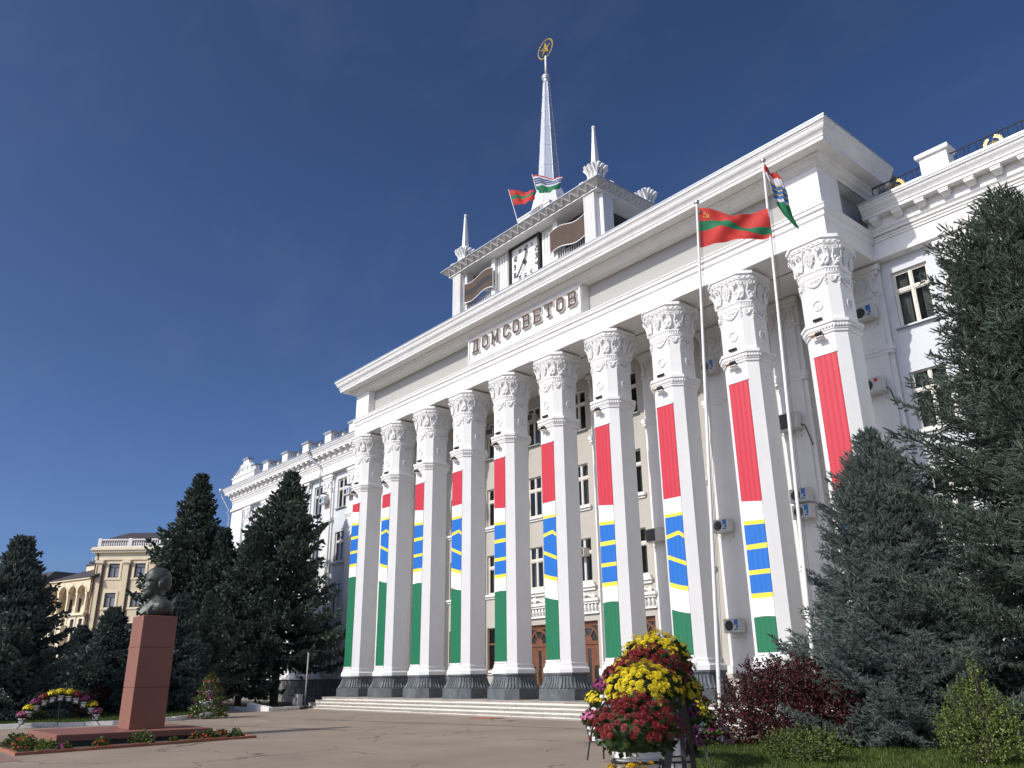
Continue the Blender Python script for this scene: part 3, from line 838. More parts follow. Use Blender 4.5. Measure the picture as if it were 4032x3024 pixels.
YW, YP = 3.9, 3.65
FL = [(13.76, 16.02), (9.75, 11.95), (5.95, 8.12)]          # window openings, top three storeys
GFL = (1.95, 4.15)
WINM = {}
def window_meshes(w, h, mt, key):
    """frame mesh with mullion and transom; origin at lower left of the opening; panes at y = .03"""
    t, mu = .075, .085
    zt = h * .665
    fb = MB()
    fb.box(0, w, -.04, .05, 0, t); fb.box(0, w, -.04, .05, h - t, h); fb.box(0, t, -.04, .05, t, h - t); fb.box(w - t, w, -.04, .05, t, h - t)
    fb.box(t, w - t, -.055, .05, zt - .09, zt + .05)
    fb.box(t, w - t, -.07, -.056, zt - .03, zt + .03)
    fb.box(w / 2 - mu / 2, w / 2 + mu / 2, -.05, .05, t, zt - .09); fb.box(w / 2 - mu / 2, w / 2 + mu / 2, -.05, .05, zt + .05, h - t)
    for a, b in ((t, w / 2 - mu / 2), (w / 2 + mu / 2, w - t)):
        for c, d in ((t, zt - .09), (zt + .05, h - t)):
            s = .035
            fb.box(a, b, -.02, .035, c, c + s); fb.box(a, b, -.02, .035, d - s, d); fb.box(a, a + s, -.02, .035, c + s, d - s); fb.box(b - s, b, -.02, .035, c + s, d - s)
    panes = []
    for a, b in ((t + .03, w / 2 - mu / 2 - .03), (w / 2 + mu / 2 + .03, w - t - .03)):
        for c, d in ((t + .03, zt - .12), (zt + .08, h - t - .03)):
            panes.append(MB().add([(a, .01, c), (b, .01, c), (b, .01, d), (a, .01, d)], [(0, 1, 2, 3)]).mesh('pane', GLASS))
    curt = []
    for sgn in (0, 1, 2):
        cb = MB(); n = 15
        wd = w * (.30 if sgn != 1 else .42)
        x0 = (.04, .5 * w, w - wd - .04)[sgn]
        pts = [(x0 + wd * k / n, .20 + .035 * math.sin(k * 2.1) + .015 * math.sin(k * 5)) for k in range(n + 1)]
        for k in range(n):
            cb.add([(*pts[k], .02), (*pts[k + 1], .02), (*pts[k + 1], h - .02), (*pts[k], h - .02)], [(0, 1, 2, 3)])
        curt.append(cb.mesh('curtain', CURTAIN))
    sill = MB().box(-.12, w + .12, -.30, .0, -.06, -.004).mesh('window_sill', METALROOF)
    WINM[key] = (fb.mesh('window', mt), panes, curt, sill)
window_meshes(1.14, 2.24, FRAME, 'p'); window_meshes(1.36, 2.28, FRAME, 'w')
def put_window(x, z, key, parent=None, hasac=False):
    fm, panes, curt, sill = WINM[key]
    f_ = link('window', fm, parent or B, (x, YW + .14, z))
    for p in panes: link('pane', p, f_)
    r_ = random.random()
    for k in ((0, 2) if r_ < .45 else (1,) if r_ < .7 else (0,) if r_ < .85 else (2,)):
        link('curtain', curt[k], f_)
    link('window_sill', sill, f_)
    return f_

LEDGE = {}
def sillbox(x, w, z):
    if w not in LEDGE:
        mb = MB(); mb.box(-w / 2 - .22, w / 2 + .22, -.17, -.001, -.13, -.02); mb.box(-w / 2 - .15, w / 2 + .15, -.08, -.001, -.24, -.131)
        LEDGE[w] = mb.mesh('window_ledge', WHITE2)
    link('window_ledge', LEDGE[w], B, (x, YW, z))

# portico back wall
ops = []; wins = []
for b in range(9):
    cx = colx(b) + 1.8
    for k, (z0, z1) in enumerate(FL):
        ops.append((cx - .57, cx + .57, z0, z1)); wins.append((cx - .57, z0, 'p'))
        if k > 0: sillbox(cx, 1.14, z0)
    if b in (3, 4, 5): ops.append((cx - .79, cx + .79, .62, 4.12))
    else:
        ops.append((cx - .57, cx + .57, *GFL)); sillbox(cx, 1.14, GFL[0])
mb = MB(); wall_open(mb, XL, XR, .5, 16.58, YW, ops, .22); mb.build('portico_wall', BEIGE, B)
for w_ in wins: put_window(*w_)
# ground-floor windows with brown frames
gb = MB(); w, h = 1.14, 2.2
for a in ((0, w, 0, .07), (0, w, h - .07, h), (0, .07, .07, h - .07), (w - .07, w, .07, h - .07), (.07, w - .07, 1.32, 1.39), (w / 2 - .035, w / 2 + .035, .07, 1.32)):
    gb.box(a[0], a[1], -.03, .04, a[2], a[3])
GWF = gb.mesh('window', BROWNFRAME)
GWP = [MB().add([(a, .01, c), (b_, .01, c), (b_, .01, d), (a, .01, d)], [(0, 1, 2, 3)]).mesh('pane', GLASS) for a, b_, c, d in ((.07, w / 2 - .035, .07, 1.32), (w / 2 + .035, w - .07, .07, 1.32), (.07, w - .07, 1.39, h - .07))]
for b in range(9):
    if b in (3, 4, 5): continue
    f_ = link('window', GWF, B, (colx(b) + 1.8 - .57, YW + .12, GFL[0]))
    for p in GWP: link('pane', p, f_)
# dark rooms behind the glass
MB().box(-32, 62, 5.6, 5.7, .3, 18.2).build('room_back', ROOM, B)
mb = MB()
for z in (4.9, 8.9, 12.9, 16.6): mb.box(-30.2, 62, YW + .3, 5.59, z, z + .3)
mb.build('room_floors', ROOM, B)

# pilasters behind the columns
def pil_mesh(zt, ztop_band=None):
    mb = MB()
    mb.box(-.72, .72, .12, .25, 1.6, zt)                       # backing strip (local y: 0 = pilaster face)
    mb.box(-.55, .55, 0, .119, 1.9, zt)
    mb.box(-.80, .80, -.06, .25, 12.98, 13.20); mb.box(-.76, .76, -.03, .25, 12.86, 12.979)
    mb.box(-.78, .78, -.05, .25, 1.62, 1.92)
    return mb
def relief_panel():
    mb = MB()
    P = lambda u, z, d: Vector((u, -.002 - d, z))
    mb.box(-.80, .80, -.10, .12, 16.30, 16.50)
    zigzag(mb, lambda u, z, d: Vector((u, -.03 - d, z)), -.68, .68, 16.14, 16.29, 8, .05)
    mb.box(-.72, .72, -.03, .0, 16.12, 16.299)
    grape_face(mb, P, 15.36, 16.10, .55)
    for s in (-1, 1): scroll(mb, P, s, s * .48, 15.36, 16.10)
    mb.box(-.72, .72, -.04, .0, 15.26, 15.32)
    zigzag(mb, P, -.66, .66, 15.12, 15.255, 9, .035, True)
    return mb.mesh('grape_relief', WHITE, True, 45)
PIL = pil_mesh(16.57).mesh('pilaster', WHITE2); RELIEF = relief_panel()
for i in range(NC):
    p = link('pilaster', PIL, B, (colx(i), YP, 0))
    link('grape_relief', RELIEF, p)
for cx in (-7.3, -11.14, -14.99, -18.84, -22.69, -26.54, 36.08, 39.93, 43.78, 47.63, 51.5):
    p = link('pilaster', PIL, B, (cx, YP, 0)); link('grape_relief', RELIEF, p)
p = link('pilaster', PIL, B, (-3.5, YP, 0)); link('grape_relief', RELIEF, p)

# doors with fanlights and reliefs over them
def doors():
    w, h = 1.58, 3.5
    mb = MB()
    mb.box(0, .12, 0, .12, 0, h); mb.box(w - .12, w, 0, .12, 0, h); mb.box(.12, w - .12, 0, .12, 3.38, h); mb.box(.12, w - .12, -.02, .12, 2.42, 2.58)
    # leaf stiles and rails
    for x in (.12, .50, .98, 1.36): mb.box(x, x + .10, .02, .10, 0, 2.42)
    for x0, x1 in ((.22, .50), (.60, .98), (1.08, 1.36)):
        mb.box(x0, x1, .03, .09, 0, .55); mb.box(x0, x1, .03, .09, 2.22, 2.42)
        if x1 - x0 < .3: mb.box(x0, x1, .03, .09, 1.45, 2.219); mb.box(x0, x1, .03, .09, .551, .62)
    # centre leaf slim arched light: surround
    mb.box(.60, .68, .03, .09, .55, 2.22); mb.box(.90, .98, .03, .09, .55, 2.22)
    # fanlight: half hub and spokes
    cx, cz = w / 2, 2.58
    def arc(r0, r1, a0, a1, n=8, d0=.0, d1=.1):
        for k in range(n):
            a, b_ = a0 + (a1 - a0) * k / n, a0 + (a1 - a0) * (k + 1) / n
            q = [(cx + r_ * math.cos(t), cz + r_ * math.sin(t)) for r_, t in ((r0, a), (r1, a), (r1, b_), (r0, b_))]
            if q[0][0] > q[1][0] and False: q = q[::-1]
            mb.prism(q, lambda u, v, d: (u, d, v), d1, d0)
    arc(.01, .26, 0, PI, 8, -.02)
    arc(.60, .70, 0.05, PI - .05, 14)
    for a in (R(60), R(120)):
        arc(.26, .60, a - .07, a + .07, 1)
    mb.box(.12, .20, .02, .10, 2.58, 3.38); mb.box(w - .20, w - .12, .02, .10, 2.58, 3.38); mb.box(.20, w - .20, .03, .10, 3.28, 3.38)
    dm = mb.mesh('door', WOOD)
    pm = [MB().add([(a, .055, c), (b_, .055, c), (b_, .055, d), (a, .055, d)], [(0, 1, 2, 3)]).mesh('pane', DARKGLASS) for a, b_, c, d in ((.68, .90, .55, 2.22), (.22, .50, .62, 1.45), (1.08, 1.36, .62, 1.45), (.12, w - .12, 2.58, 3.36))]
    hm = MB().tube([(.62, -.05, 1.0), (.62, -.05, 1.25)], .018, 6).mesh('handle', GOLD)
    rb = MB()
    rb.box(-1.05, 1.05, -.20, -.001, 4.92, 5.02); rb.box(-1.12, 1.12, -.28, -.001, 5.021, 5.16); rb.box(-1.0, 1.0, -.12, -.001, 4.44, 4.52); rb.box(-.98, .98, -.05, -.001, 4.521, 4.919)
    for k in range(8):
        u = -.84 + k * .24
        rb.tube([(u, -.06, 4.54), (u + .02, -.12, 4.64), (u, -.14, 4.78), (u - .02, -.10, 4.9)], [.06, .085, .08, .03], 6)
        rb.ball((u - .05, -.10, 4.86), (.05, .04, .05), 6, 4)
    for s in (-1, 1):
        rb.tube([(s * .05, -.14, 5.36), (s * .35, -.14, 5.34), (s * .62, -.14, 5.24)] + [(s * (.72 + q[0]), -.14, 5.30 + q[1]) for q in spiral((0, 0), .10, 1.2, PI, 8)], .05, 6)
    rb.ball((0, -.12, 5.34), (.13, .10, .17), 8, 6)
    rb.box(-.80, .80, -.10, -.001, 5.56, 5.70); rb.box(-.88, .88, -.2, -.001, 5.701, 5.80)
    rm = rb.mesh('door_relief', WHITE, True, 40)
    for b in (3, 4, 5):
        cx_ = colx(b) + 1.8
        d = link('door', dm, B, (cx_ - .79, YW + .14, .62))
        for p in pm: link('pane', p, d)
        link('handle', hm, d)
        link('door_relief', rm, B, (cx_, YW, 0))
doors()

# ------------------------------------------------------------------ wings
XE = -30.2
def wing(x0, x1, winx, name):
    ops = []
    for cx in winx:
        for z0, z1 in FL + [GFL]: ops.append((cx - .68, cx + .68, z0, z1 + .02))
    mb = MB(); wall_open(mb, x0, x1, 1.6, 16.6, YW, ops, .2); mb.build('wing_wall', BAY, B)
    for cx in winx:
        for z0, z1 in FL + [GFL]: put_window(cx - .68, z0, 'w')
    for cx in winx:
        for z0, z1 in FL[1:] + [GFL]: sillbox(cx, 1.36, z0)
wing(XE, XL, [-5.4, -9.3, -13.15, -17.0, -20.85, -24.7], 'l')
wing(XR, 62, [34.15, 38.0, 41.85, 45.7, 49.55], 'r')
# plain end bay of the left wing
MB().box(XE, -27.7, YP, YW - .001, 1.6, 16.57).build('end_bay', WHITE2, B)
MB().box(XE, XE + .3, YW, 16, 0, 18.0).build('side_wall', WHITE2, B)
for x0, x1 in ((XE, XL), (XR, 62)):
    mb = MB()
    mb.box(x0, x1, YP - .02, YW + .2, 16.58, 18.1)
    mb.box(x0 - (.1 if x0 < 0 else 0), x1, YP - .16, YP - .021, 16.60, 16.74); mb.box(x0 - (.1 if x0 < 0 else 0), x1, YP - .10, YP - .021, 16.741, 16.86)
    mb.box(x0, x1, YP - .07, YP - .021, 17.36, 17.46); mb.box(x0, x1, YP - .11, YP - .021, 17.461, 17.52)
    mb.box(x0, x1, YP - .14, YP - .021, 17.60, 17.66)
    mb.build('wing_frieze', WHITE2, B)
# wing cornice: swept profile + modillions + dentils
def wing_cornice(x0, x1, endl):
    yf = YP
    prof = [(.14, 17.66), (.16, 17.70), (.22, 17.76), (.22, 17.80), (.24, 18.06), (.24, 18.18), (.60, 18.185), (.62, 18.18), (.62, 18.30), (.65, 18.32), (.66, 18.36), (.63, 18.38), (.68, 18.46), (.74, 18.54), (.77, 18.62), (.80, 18.64), (.82, 18.66), (.82, 18.78), (.80, 18.80), (-1.5, 18.95)]
    mb = MB()
    e = 1 if endl else 0
    rows = [([(x0 - d, 16, z)] if endl else []) + [(x0 - d * e, yf - d, z), (x1, yf - d, z)] for d, z in prof]
    for a, b_ in zip(rows, rows[1:]):
        for k in range(len(a) - 1): mb.add([a[k], a[k + 1], b_[k + 1], b_[k]], [(0, 1, 2, 3)])
    mb.build('wing_cornice', CORN, B)
    gut = MB(); r_ = [([(x0 - d, 16, z)] if endl else []) + [(x0 - d * e, yf - d, z), (x1, yf - d, z)] for d, z in ((.825, 18.74), (.85, 18.74), (.85, 18.83), (.70, 18.86))]
    for a, b_ in zip(r_, r_[1:]):
        for k in range(len(a) - 1): gut.add([a[k], a[k + 1], b_[k + 1], b_[k]], [(0, 1, 2, 3)])
    gut.build('roof_edge', METALROOF, B)
m_ = MB()   # modillion
m_.box(-.165, .165, -.57, -.242, 18.03, 18.182); m_.box(-.18, .18, -.59, -.242, 18.11, 18.181)
m_.loft([[(-.15, -.50, 18.029), (.15, -.50, 18.029), (.15, -.242, 18.029), (-.15, -.242, 18.029)], [(-.13, -.40, 17.93), (.13, -.40, 17.93), (.13, -.242, 17.90), (-.13, -.242, 17.90)]])
MOD = m_.mesh('modillion', WHITE2)
wing_cornice(XE, XL - .02, True); wing_cornice(XR + .02, 62, False)
x = XE + .2
while x < XL - .2:
    link('modillion', MOD, B, (x, YP, 0)); x += .885
x = 34.42 - .16 + .17 - .885
while x < 52:
    link('modillion', MOD, B, (x, YP, 0)); x += .885
# basement of dressed stone blocks
for x0, x1 in ((XE, -1.3), (33.9, 60)):
    MB().box(x0, x1, YP - .05, YW + .3, -.1, 1.6).build('basement_core', BASESTONE, B)
    MB().box(x0 - .05, x1, YP - .22, YP + .1, 1.601, 1.70).build('basement_ledge', WHITE2, B)
    if x0 < 0 or True:
        for r_ in range(3):
            z0 = -.05 + r_ * .55; x = x0 + (r_ % 2) * -.5
            while x < min(x1, 46) - .05:
                w = random.uniform(.95, 1.15); a = max(x, x0); b_ = min(x + w, x1)
                if b_ - a > .1:
                    g_ = .012; yy = YP - .10 + random.uniform(-.02, .02)
                    ring = lambda s, y_: [(a + g_ + s, y_, z0 + g_ + s), (b_ - g_ - s, y_, z0 + g_ + s), (b_ - g_ - s, y_, z0 + .55 - g_ - s), (a + g_ + s, y_, z0 + .55 - g_ - s)]
                    mb = MB(); mb.loft([ring(0, YP - .05)[::-1], ring(0, yy + .03)[::-1], ring(.03, yy)[::-1]]); mb.build('stone_block', BASESTONE, B)
                x += w
# roofs over the wings and rear body so light does not leak
MB().box(XE, XL, 3.6, 16, 18.3, 18.6).build('wing_roof', METALROOF, B)
MB().box(XR, 62, 3.6, 16, 18.3, 18.6).build('wing_roof', METALROOF, B)
MB().box(XE + .3, 62, 15.6, 16, 0, 18.3).build('rear_wall', WHITE2, B)
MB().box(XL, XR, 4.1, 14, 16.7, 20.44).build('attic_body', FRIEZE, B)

# parapet posts and railings with gilt emblems
def emblem_mesh():
    mb = MB(); n = 20; 
    for k in range(n):
        a = R(120) + R(300) * k / (n - 1)
        for s in (-1, 1):
            c = Vector((.27 * math.cos(a), 0, .27 * math.sin(a)))
            t = Vector((-math.sin(a), 0, math.cos(a))); nn = Vector((math.cos(a), 0, math.sin(a)))
            tip = c + t * .09 + nn * s * .07
            mb.add([c - t * .03 + nn * s * .012, c + t * .03 + nn * s * .05, tip, c + t * .05 + nn * s * .0], [(0, 1, 2, 3)])
            mb.add([(v[0], .012, v[2]) for v in [c - t * .03 + nn * s * .012, c + t * .05 + nn * s * .0, tip, c + t * .03 + nn * s * .05]], [(0, 1, 2, 3)])
    v, f_ = star_geo(.17, .07, .04, 0); mb.add(v, f_); mb.add([(a, -b_, c) for a, b_, c in v], [t_[::-1] for t_ in f_])
    return mb.mesh('gilt_emblem', GOLD)
EMB = emblem_mesh()
pm = MB(); pm.box(-.50, .50, -.30, .30, 18.80, 19.86);
PPOST = pm.mesh('parapet_post', WHITE2)
pc = MB(); pc.loft([[(-.60, -.40, 19.861), (.60, -.40, 19.861), (.60, .40, 19.861), (-.60, .40, 19.861)], [(-.62, -.42, 19.98), (.62, -.42, 19.98), (.62, .42, 19.98), (-.62, .42, 19.98)], [(-.58, -.38, 20.04), (.58, -.38, 20.04), (.58, .38, 20.04), (-.58, .38, 20.04)]])
PCAPZ = pc.mesh('post_cap', METALROOF); PCAPW = pc.mesh('post_cap', WHITE2)
def railing(x0, x1):
    rb = MB(); y = YP
    rb.tube([(x0, y, 19.72), (x1, y, 19.72)], .028, 5); rb.tube([(x0, y, 18.98), (x1, y, 18.98)], .022, 5)
    n = max(2, int((x1 - x0) / .21))
    c = (x0 + x1) / 2
    for k in range(1, n):
        xx = x0 + (x1 - x0) * k / n
        if abs(xx - c) < .30: continue
        s = .05 if k % 2 else -.05
        rb.tube([(xx, y, 18.98), (xx + s, y, 19.16), (xx, y, 19.35), (xx - s, y, 19.54), (xx, y, 19.72)], .017, 4)
    r_ = rb.build('railing', IRON, B)
    link('gilt_emblem', EMB, r_, (c, y, 19.36))
posts = [-22.69, -18.84, -14.99, -11.14, -7.3]
for cx in posts + [36.0, 39.9, 43.8]:
    p = link('parapet_post', PPOST, B, (cx, YP + .02, 0)); link('post_cap', PCAPZ if cx < 0 else PCAPW, p)
xs = [-25.0] + posts
for a, b_ in zip(xs, xs[1:]): railing(a + .5, b_ - .5)
railing(-6.8, -3.9); railing(-3.6, -.9)
railing(33.3, 35.5); railing(36.5, 39.4); railing(40.4, 43.3)
# scrolled end block on the left parapet
def end_block():
    x0, x1 = -30.1, -25.1
    e = MB().box(x0, x1, YP - .30, YP + .35, 18.8, 19.62).box(x0 - .08, x1 + .08, YP - .38, YP + .43, 19.621, 19.75).build('end_block', WHITE2, B)
    poly = [(0, 0), (4.9, 0), (4.9, .42), (4.3, .46), (3.9, .62), (3.3, .98), (3.1, 1.38), (2.1, 1.38), (1.9, 1.0), (1.2, .6), (.6, .5), (.3, .3), (0, .28)]
    MB().prism(poly, lambda u, v, d: (x0 + u, YP - .1 - d, 19.751 + v), -.3, .1).build('gable', WHITE2, e)
    mb = MB()
    for s in (-1, 1):
        mb.tube([(x0 + 2.5 + s * 1.9, YP - .24, 20.0), (x0 + 2.5 + s * 1.3, YP - .26, 20.2)] + [(x0 + 2.5 + s * (.62 + q[0]), YP - .26, 20.42 + q[1]) for q in spiral((0, 0), .32, 1.5, 0, 14)], .07, 6)
    mb.ball((x0 + 2.5, YP - .22, 20.5), (.22, .1, .3), 8, 6)
    mb.build('scroll_relief', WHITE2, e, True)
    mb = MB()
    mb.box(x0 + 2.0, x0 + 3.2, YP - .32, YP + .35, 21.14, 21.26); mb.box(x0 + 4.0, x0 + 5.05, YP - .34, YP + .38, 20.22, 20.32)
    for a, b_ in zip([(x0 - .05, 20.06), (x0 + .6, 20.27), (x0 + 1.2, 20.37)], [(x0 + .6, 20.27), (x0 + 1.2, 20.37), (x0 + 1.9, 20.78)]):
        mb.add([(a[0], YP - .3, a[1]), (b_[0], YP - .3, b_[1]), (b_[0], YP + .3, b_[1]), (a[0], YP + .3, a[1])], [(0, 1, 2, 3)])
    mb.build('gable_flashing', METALROOF, e)
end_block()
# downpipes
def downpipe(pts, hop):
    mb = MB(); mb.tube(pts, .065, 8); mb.lathe([(.06, -.25), (.16, -.08), (.17, .16), (.16, .17)], 10, hop)
    mb.build('downpipe', METALROOF, B, True, angle=50)
downpipe([(-13.0, 2.78, 18.5), (-12.95, 2.80, 18.25), (-12.25, 3.45, 17.42), (-12.22, 3.48, 17.2), (-12.22, 3.48, 16.95), (-12.1, 3.34, 16.7), (-12.1, 3.40, 16.4), (-12.18, 3.5, 16.2), (-12.18, 3.5, 0)], (-13.0, 2.74, 18.72))
downpipe([(-31.2, 2.8, 18.5), (-31.15, 2.85, 18.2), (-30.4, 3.4, 16.85), (-30.5, 3.35, 16.5), (-30.4, 3.5, 16.2), (-30.4, 3.5, 0)], (-31.2, 2.74, 18.7))
# ================================================================== clock tower on the roof
TCX, TCY = 16.22, 2.35
def fluted(mb, x0, x1, y0, y1, z0, z1, front=True, side=False):
    mb.box(x0, x1, y0, y1, z0, z1)
    if front:
        n = 7; w = (x1 - x0) / n
        for k in range(n): mb.box(x0 + w * (k + .2), x0 + w * (k + .8), y0 - .03, y0 - .001, z0 + .05, z1 - .02)
    if side:
        n = 7; w = (y1 - y0) / n
        for k in range(n):
            for s, x in ((1, x1), (-1, x0)):
                mb.box(x + (.001 if s > 0 else -.03), x + (.03 if s > 0 else -.001), y0 + w * (k + .2), y0 + w * (k + .8), z0 + .05, z1 - .02)
def tower():
    zb, zt = 20.55, 23.87
    def mir(fn):
        for s in (1, -1): fn(s)
    for sx in (-1, 1):
        for back in (0, 1):
            yf = lambda a, b: (a, b) if not back else (2 * TCY - b, 2 * TCY - a)
            mb = MB()
            xx = lambda a, b: tuple(sorted((TCX + sx * a, TCX + sx * b)))
            fluted(mb, *xx(5.08, 5.81), *yf(-.2, .45), zb, zt, front=not back)
            mb.build('tower_pier', TOWERW, B)
            mb = MB(); fluted(mb, *xx(5.45, 6.03), *yf(.12, .86), zb, zt - .02, front=False, side=True); mb.build('tower_pier', TOWERW, B)
            MB().box(*xx(4.86, 5.079), *yf(.10, .5), zb, zt - .01).build('tower_jamb', TOWERW, B)
            MB().box(*xx(2.40, 2.72), *yf(.20, .75), zb, zt - .01).build('tower_jamb', TOWERW, B)
    # ribbed walls each side of the clock, and the core behind
    for a, b_ in ((TCX - 2.45, TCX - 1.30), (TCX + 1.30, TCX + 2.45)):
        mb = MB(); mb.box(a, b_, .45, .70, zb, zt - .01)
        n = 5
        for k in range(n):
            w = (b_ - a) / n; mb.box(a + w * (k + .15), a + w * (k + .85), .41, .449, zb, zt - .05)
        mb.build('ribbed_wall', TOWERW, B)
    MB().box(TCX - 2.3, TCX + 2.3, .71, 2 * TCY - .5, zb, zt - .02).build('tower_core', ROOM, B)
    MB().box(TCX + 2.31, TCX + 5.0, 3.2, 3.5, zb, zt - .02).build('tower_core', ROOM, B)
    MB().box(TCX - 5.05, TCX + 5.05, .76, 2 * TCY - .76, 23.78, zt - .005).build('tower_ceiling', ROOM, B)
    # roof slab with outward leaning zigzag frieze
    lo = (TCX - 6.12, TCX + 6.12, -.30, 2 * TCY + .30); hi = (TCX - 6.47, TCX + 6.47, -.65, 2 * TCY + .65)
    R_ = lambda q, z: [(q[0], q[2], z), (q[1], q[2], z), (q[1], q[3], z), (q[0], q[3], z)]
    MB().loft([R_(lo, zt), R_(lo, 23.93)]).build('tower_eave', TOWERW, B)
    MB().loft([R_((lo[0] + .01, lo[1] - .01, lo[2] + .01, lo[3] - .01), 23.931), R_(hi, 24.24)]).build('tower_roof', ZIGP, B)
    MB().loft([R_((hi[0] - .02, hi[1] + .02, hi[2] - .02, hi[3] + .02), 24.242), R_((hi[0] - .02, hi[1] + .02, hi[2] - .02, hi[3] + .02), 24.30), R_((hi[0] + 1.5, hi[1] - 1.5, hi[2] + 1.2, hi[3] - 1.2), 24.40)]).build('roof_edge', METALROOF, B)
    nrm = Vector((0, -.663, -.749))
    def bar(mb, p, q, w, P):
        a, b_ = Vector(p), Vector(q); t = (b_ - a).normalized(); s = Vector((-t.y, t.x)) * w / 2
        quad = [a - s, b_ - s, b_ + s, a + s]
        mb.prism([(v.x, v.y) for v in quad], P, .0, .03)
    def strip(L, P, n):
        w = L / n
        for k in range(n):
            a = -L / 2 + k * w
            mb = MB(); bar(mb, (a + .02, .05), (a + w * .5 - .03, .40), .075, P); mb.build('zigzag_bar', ZIGB, B)
            mb = MB(); bar(mb, (a + w * .5 + .03, .40), (a + w - .02, .05), .075, P); mb.build('zigzag_bar', ZIGB, B)
    Pf = lambda u, v, d: Vector((TCX + u, -.30 - .35 * v / .47, 23.93 + .31 * v / .47)) + nrm * (d + .002)
    strip(12.0, Pf, 21)
    nr = Vector((.663, 0, -.749)); Pr = lambda u, v, d: Vector((TCX + 6.12 + .35 * v / .47, TCY + u, 23.93 + .31 * v / .47)) + nr * (d + .002)
    strip(5.1, Pr, 9)
    # clock
    cx, cz, h = 16.18, 22.66, 1.27
    mb = MB()
    for a in ((cx - h, cx + h, cz + h - .14, cz + h), (cx - h, cx + h, cz - h, cz - h + .14), (cx - h, cx - h + .14, cz - h + .14, cz + h - .14), (cx + h - .14, cx + h, cz - h + .14, cz + h - .14)):
        mb.box(a[0], a[1], .28, .50, a[2], a[3])
    ck = mb.build('clock', BOARDK, B)
    MB().box(cx - h + .141, cx + h - .141, .42, .50, cz - h + .141, cz + h - .141).build('clock_face', DIAL, ck)
    SEG = {'1': 'bc', '2': 'abged', '3': 'abgcd', '4': 'fgbc', '5': 'afgcd', '6': 'afgcde', '8': 'abcdefg', '9': 'abcdfg', '0': 'abcdef', '7': 'abc'}
    dw, dh, t = .17, .31, .048
    def digit(mb, ch, x, z):
        y0, y1 = .395, .419
        S_ = {'a': (0, dw, dh - t, dh), 'd': (0, dw, 0, t), 'g': (t, dw - t, dh / 2 - t / 2, dh / 2 + t / 2),
              'b': (dw - t, dw, dh / 2, dh - t), 'c': (dw - t, dw, t, dh / 2), 'f': (0, t, dh / 2, dh - t), 'e': (0, t, t, dh / 2)}
        for s in SEG[ch]:
            a = S_[s]; mb.box(x + a[0], x + a[1], y0, y1, z + a[2], z + a[3])
    pos = {12: (16.19, 23.46), 1: (16.68, 23.48), 2: (17.06, 23.12), 3: (17.06, 22.66), 4: (17.06, 22.2), 5: (16.66, 21.84), 6: (16.19, 21.82), 7: (15.69, 21.83), 8: (15.32, 22.17), 9: (15.32, 22.66), 10: (15.32, 23.14), 11: (15.70, 23.48)}
    for n, (x, z) in pos.items():
        mb = MB(); s = str(n); W_ = len(s) * dw + (len(s) - 1) * .04
        if s == '11': digit(mb, '1', x - .13, z - dh / 2); digit(mb, '1', x + .02 - .04, z - dh / 2)
        else:
            for k, ch in enumerate(s): digit(mb, ch, x - W_ / 2 + k * (dw + .04), z - dh / 2)
        mb.build('numeral', BLACK, ck)
    def hand(tip, w, y):
        mb = MB(); a = Vector((cx, cz)); b_ = Vector(tip); t = (b_ - a).normalized(); n = Vector((-t.y, t.x)); L = (b_ - a).length
        P = lambda u, v, d: (a.x + t.x * u + n.x * v, y - d, a.y + t.y * u + n.y * v)
        mb.prism([(.1, w * .45), (L - .12, w * .35), (L - .12, w * .15), (.1, w * .2)][::-1], P, 0, .03)
        mb.prism([(.1, -w * .2), (L - .12, -w * .15), (L - .12, -w * .35), (.1, -w * .45)][::-1], P, 0, .03)
        mb.prism([(L - .12, -w * .5), (L, 0), (L - .12, w * .5)], P, 0, .03)
        mb.prism([(-.14, -.07), (.10, -.09), (.10, .09), (-.14, .07)], P, 0, .035)
        mb.build('clock_hand', BLACK, ck)
    hand((16.38, 23.32), .16, .35); hand((15.58, 21.86), .15, .30)
    # wavy boards in the side openings
    def board(x0, x1, sgn, striped):
        n = 16; z0, z1 = 21.93, 23.12
        def ed(u): return -.13 * sgn * math.sin(2 * PI * u)
        rows = [0, .34, .66, 1.0]
        mb = MB()
        for k in range(n):
            a, b_ = k / n, (k + 1) / n; xa, xb = x0 + (x1 - x0) * a, x0 + (x1 - x0) * b_
            for r_ in range(3):
                za = [z0 + (z1 - z0) * q + ed(a) for q in rows[r_:r_ + 2]]; zb_ = [z0 + (z1 - z0) * q + ed(b_) for q in rows[r_:r_ + 2]]
                mb.add([(xa, .0, za[0]), (xb, .0, zb_[0]), (xb, .0, zb_[1]), (xa, .0, za[1])], [(0, 1, 2, 3)], 1 if (r_ == 1 and striped) else 0)
                mb.add([(xa, .03, za[0]), (xb, .03, zb_[0]), (xb, .03, zb_[1]), (xa, .03, za[1])], [(3, 2, 1, 0)], 0)
        t_ = setp(mb.build('ribbon_board', [BOARD, BOARDK]), 'wavy brown board with black centre stripe in the opening left of the clock' if striped else 'wavy plain brown board in the opening right of the clock', 'board')
        fb = MB()
        for zz in (z0, z1): fb.tube([(x0 - .06 + (x1 - x0 + .12) * k / n, -.01, zz + ed(k / n)) for k in range(n + 1)], .028, 5)
        fb.tube([(x0 - .06, .0, z0 - .25), (x0 - .06, 0, z1 + .1)], .02, 5); fb.tube([(x1 + .06, .0, z0 - .1), (x1 + .06, 0, z1 + .15)], .02, 5)
        fb.build('board_frame', WHITE2, t_)
    board(11.28, 13.85, 1, True); board(18.60, 21.12, -1, False)
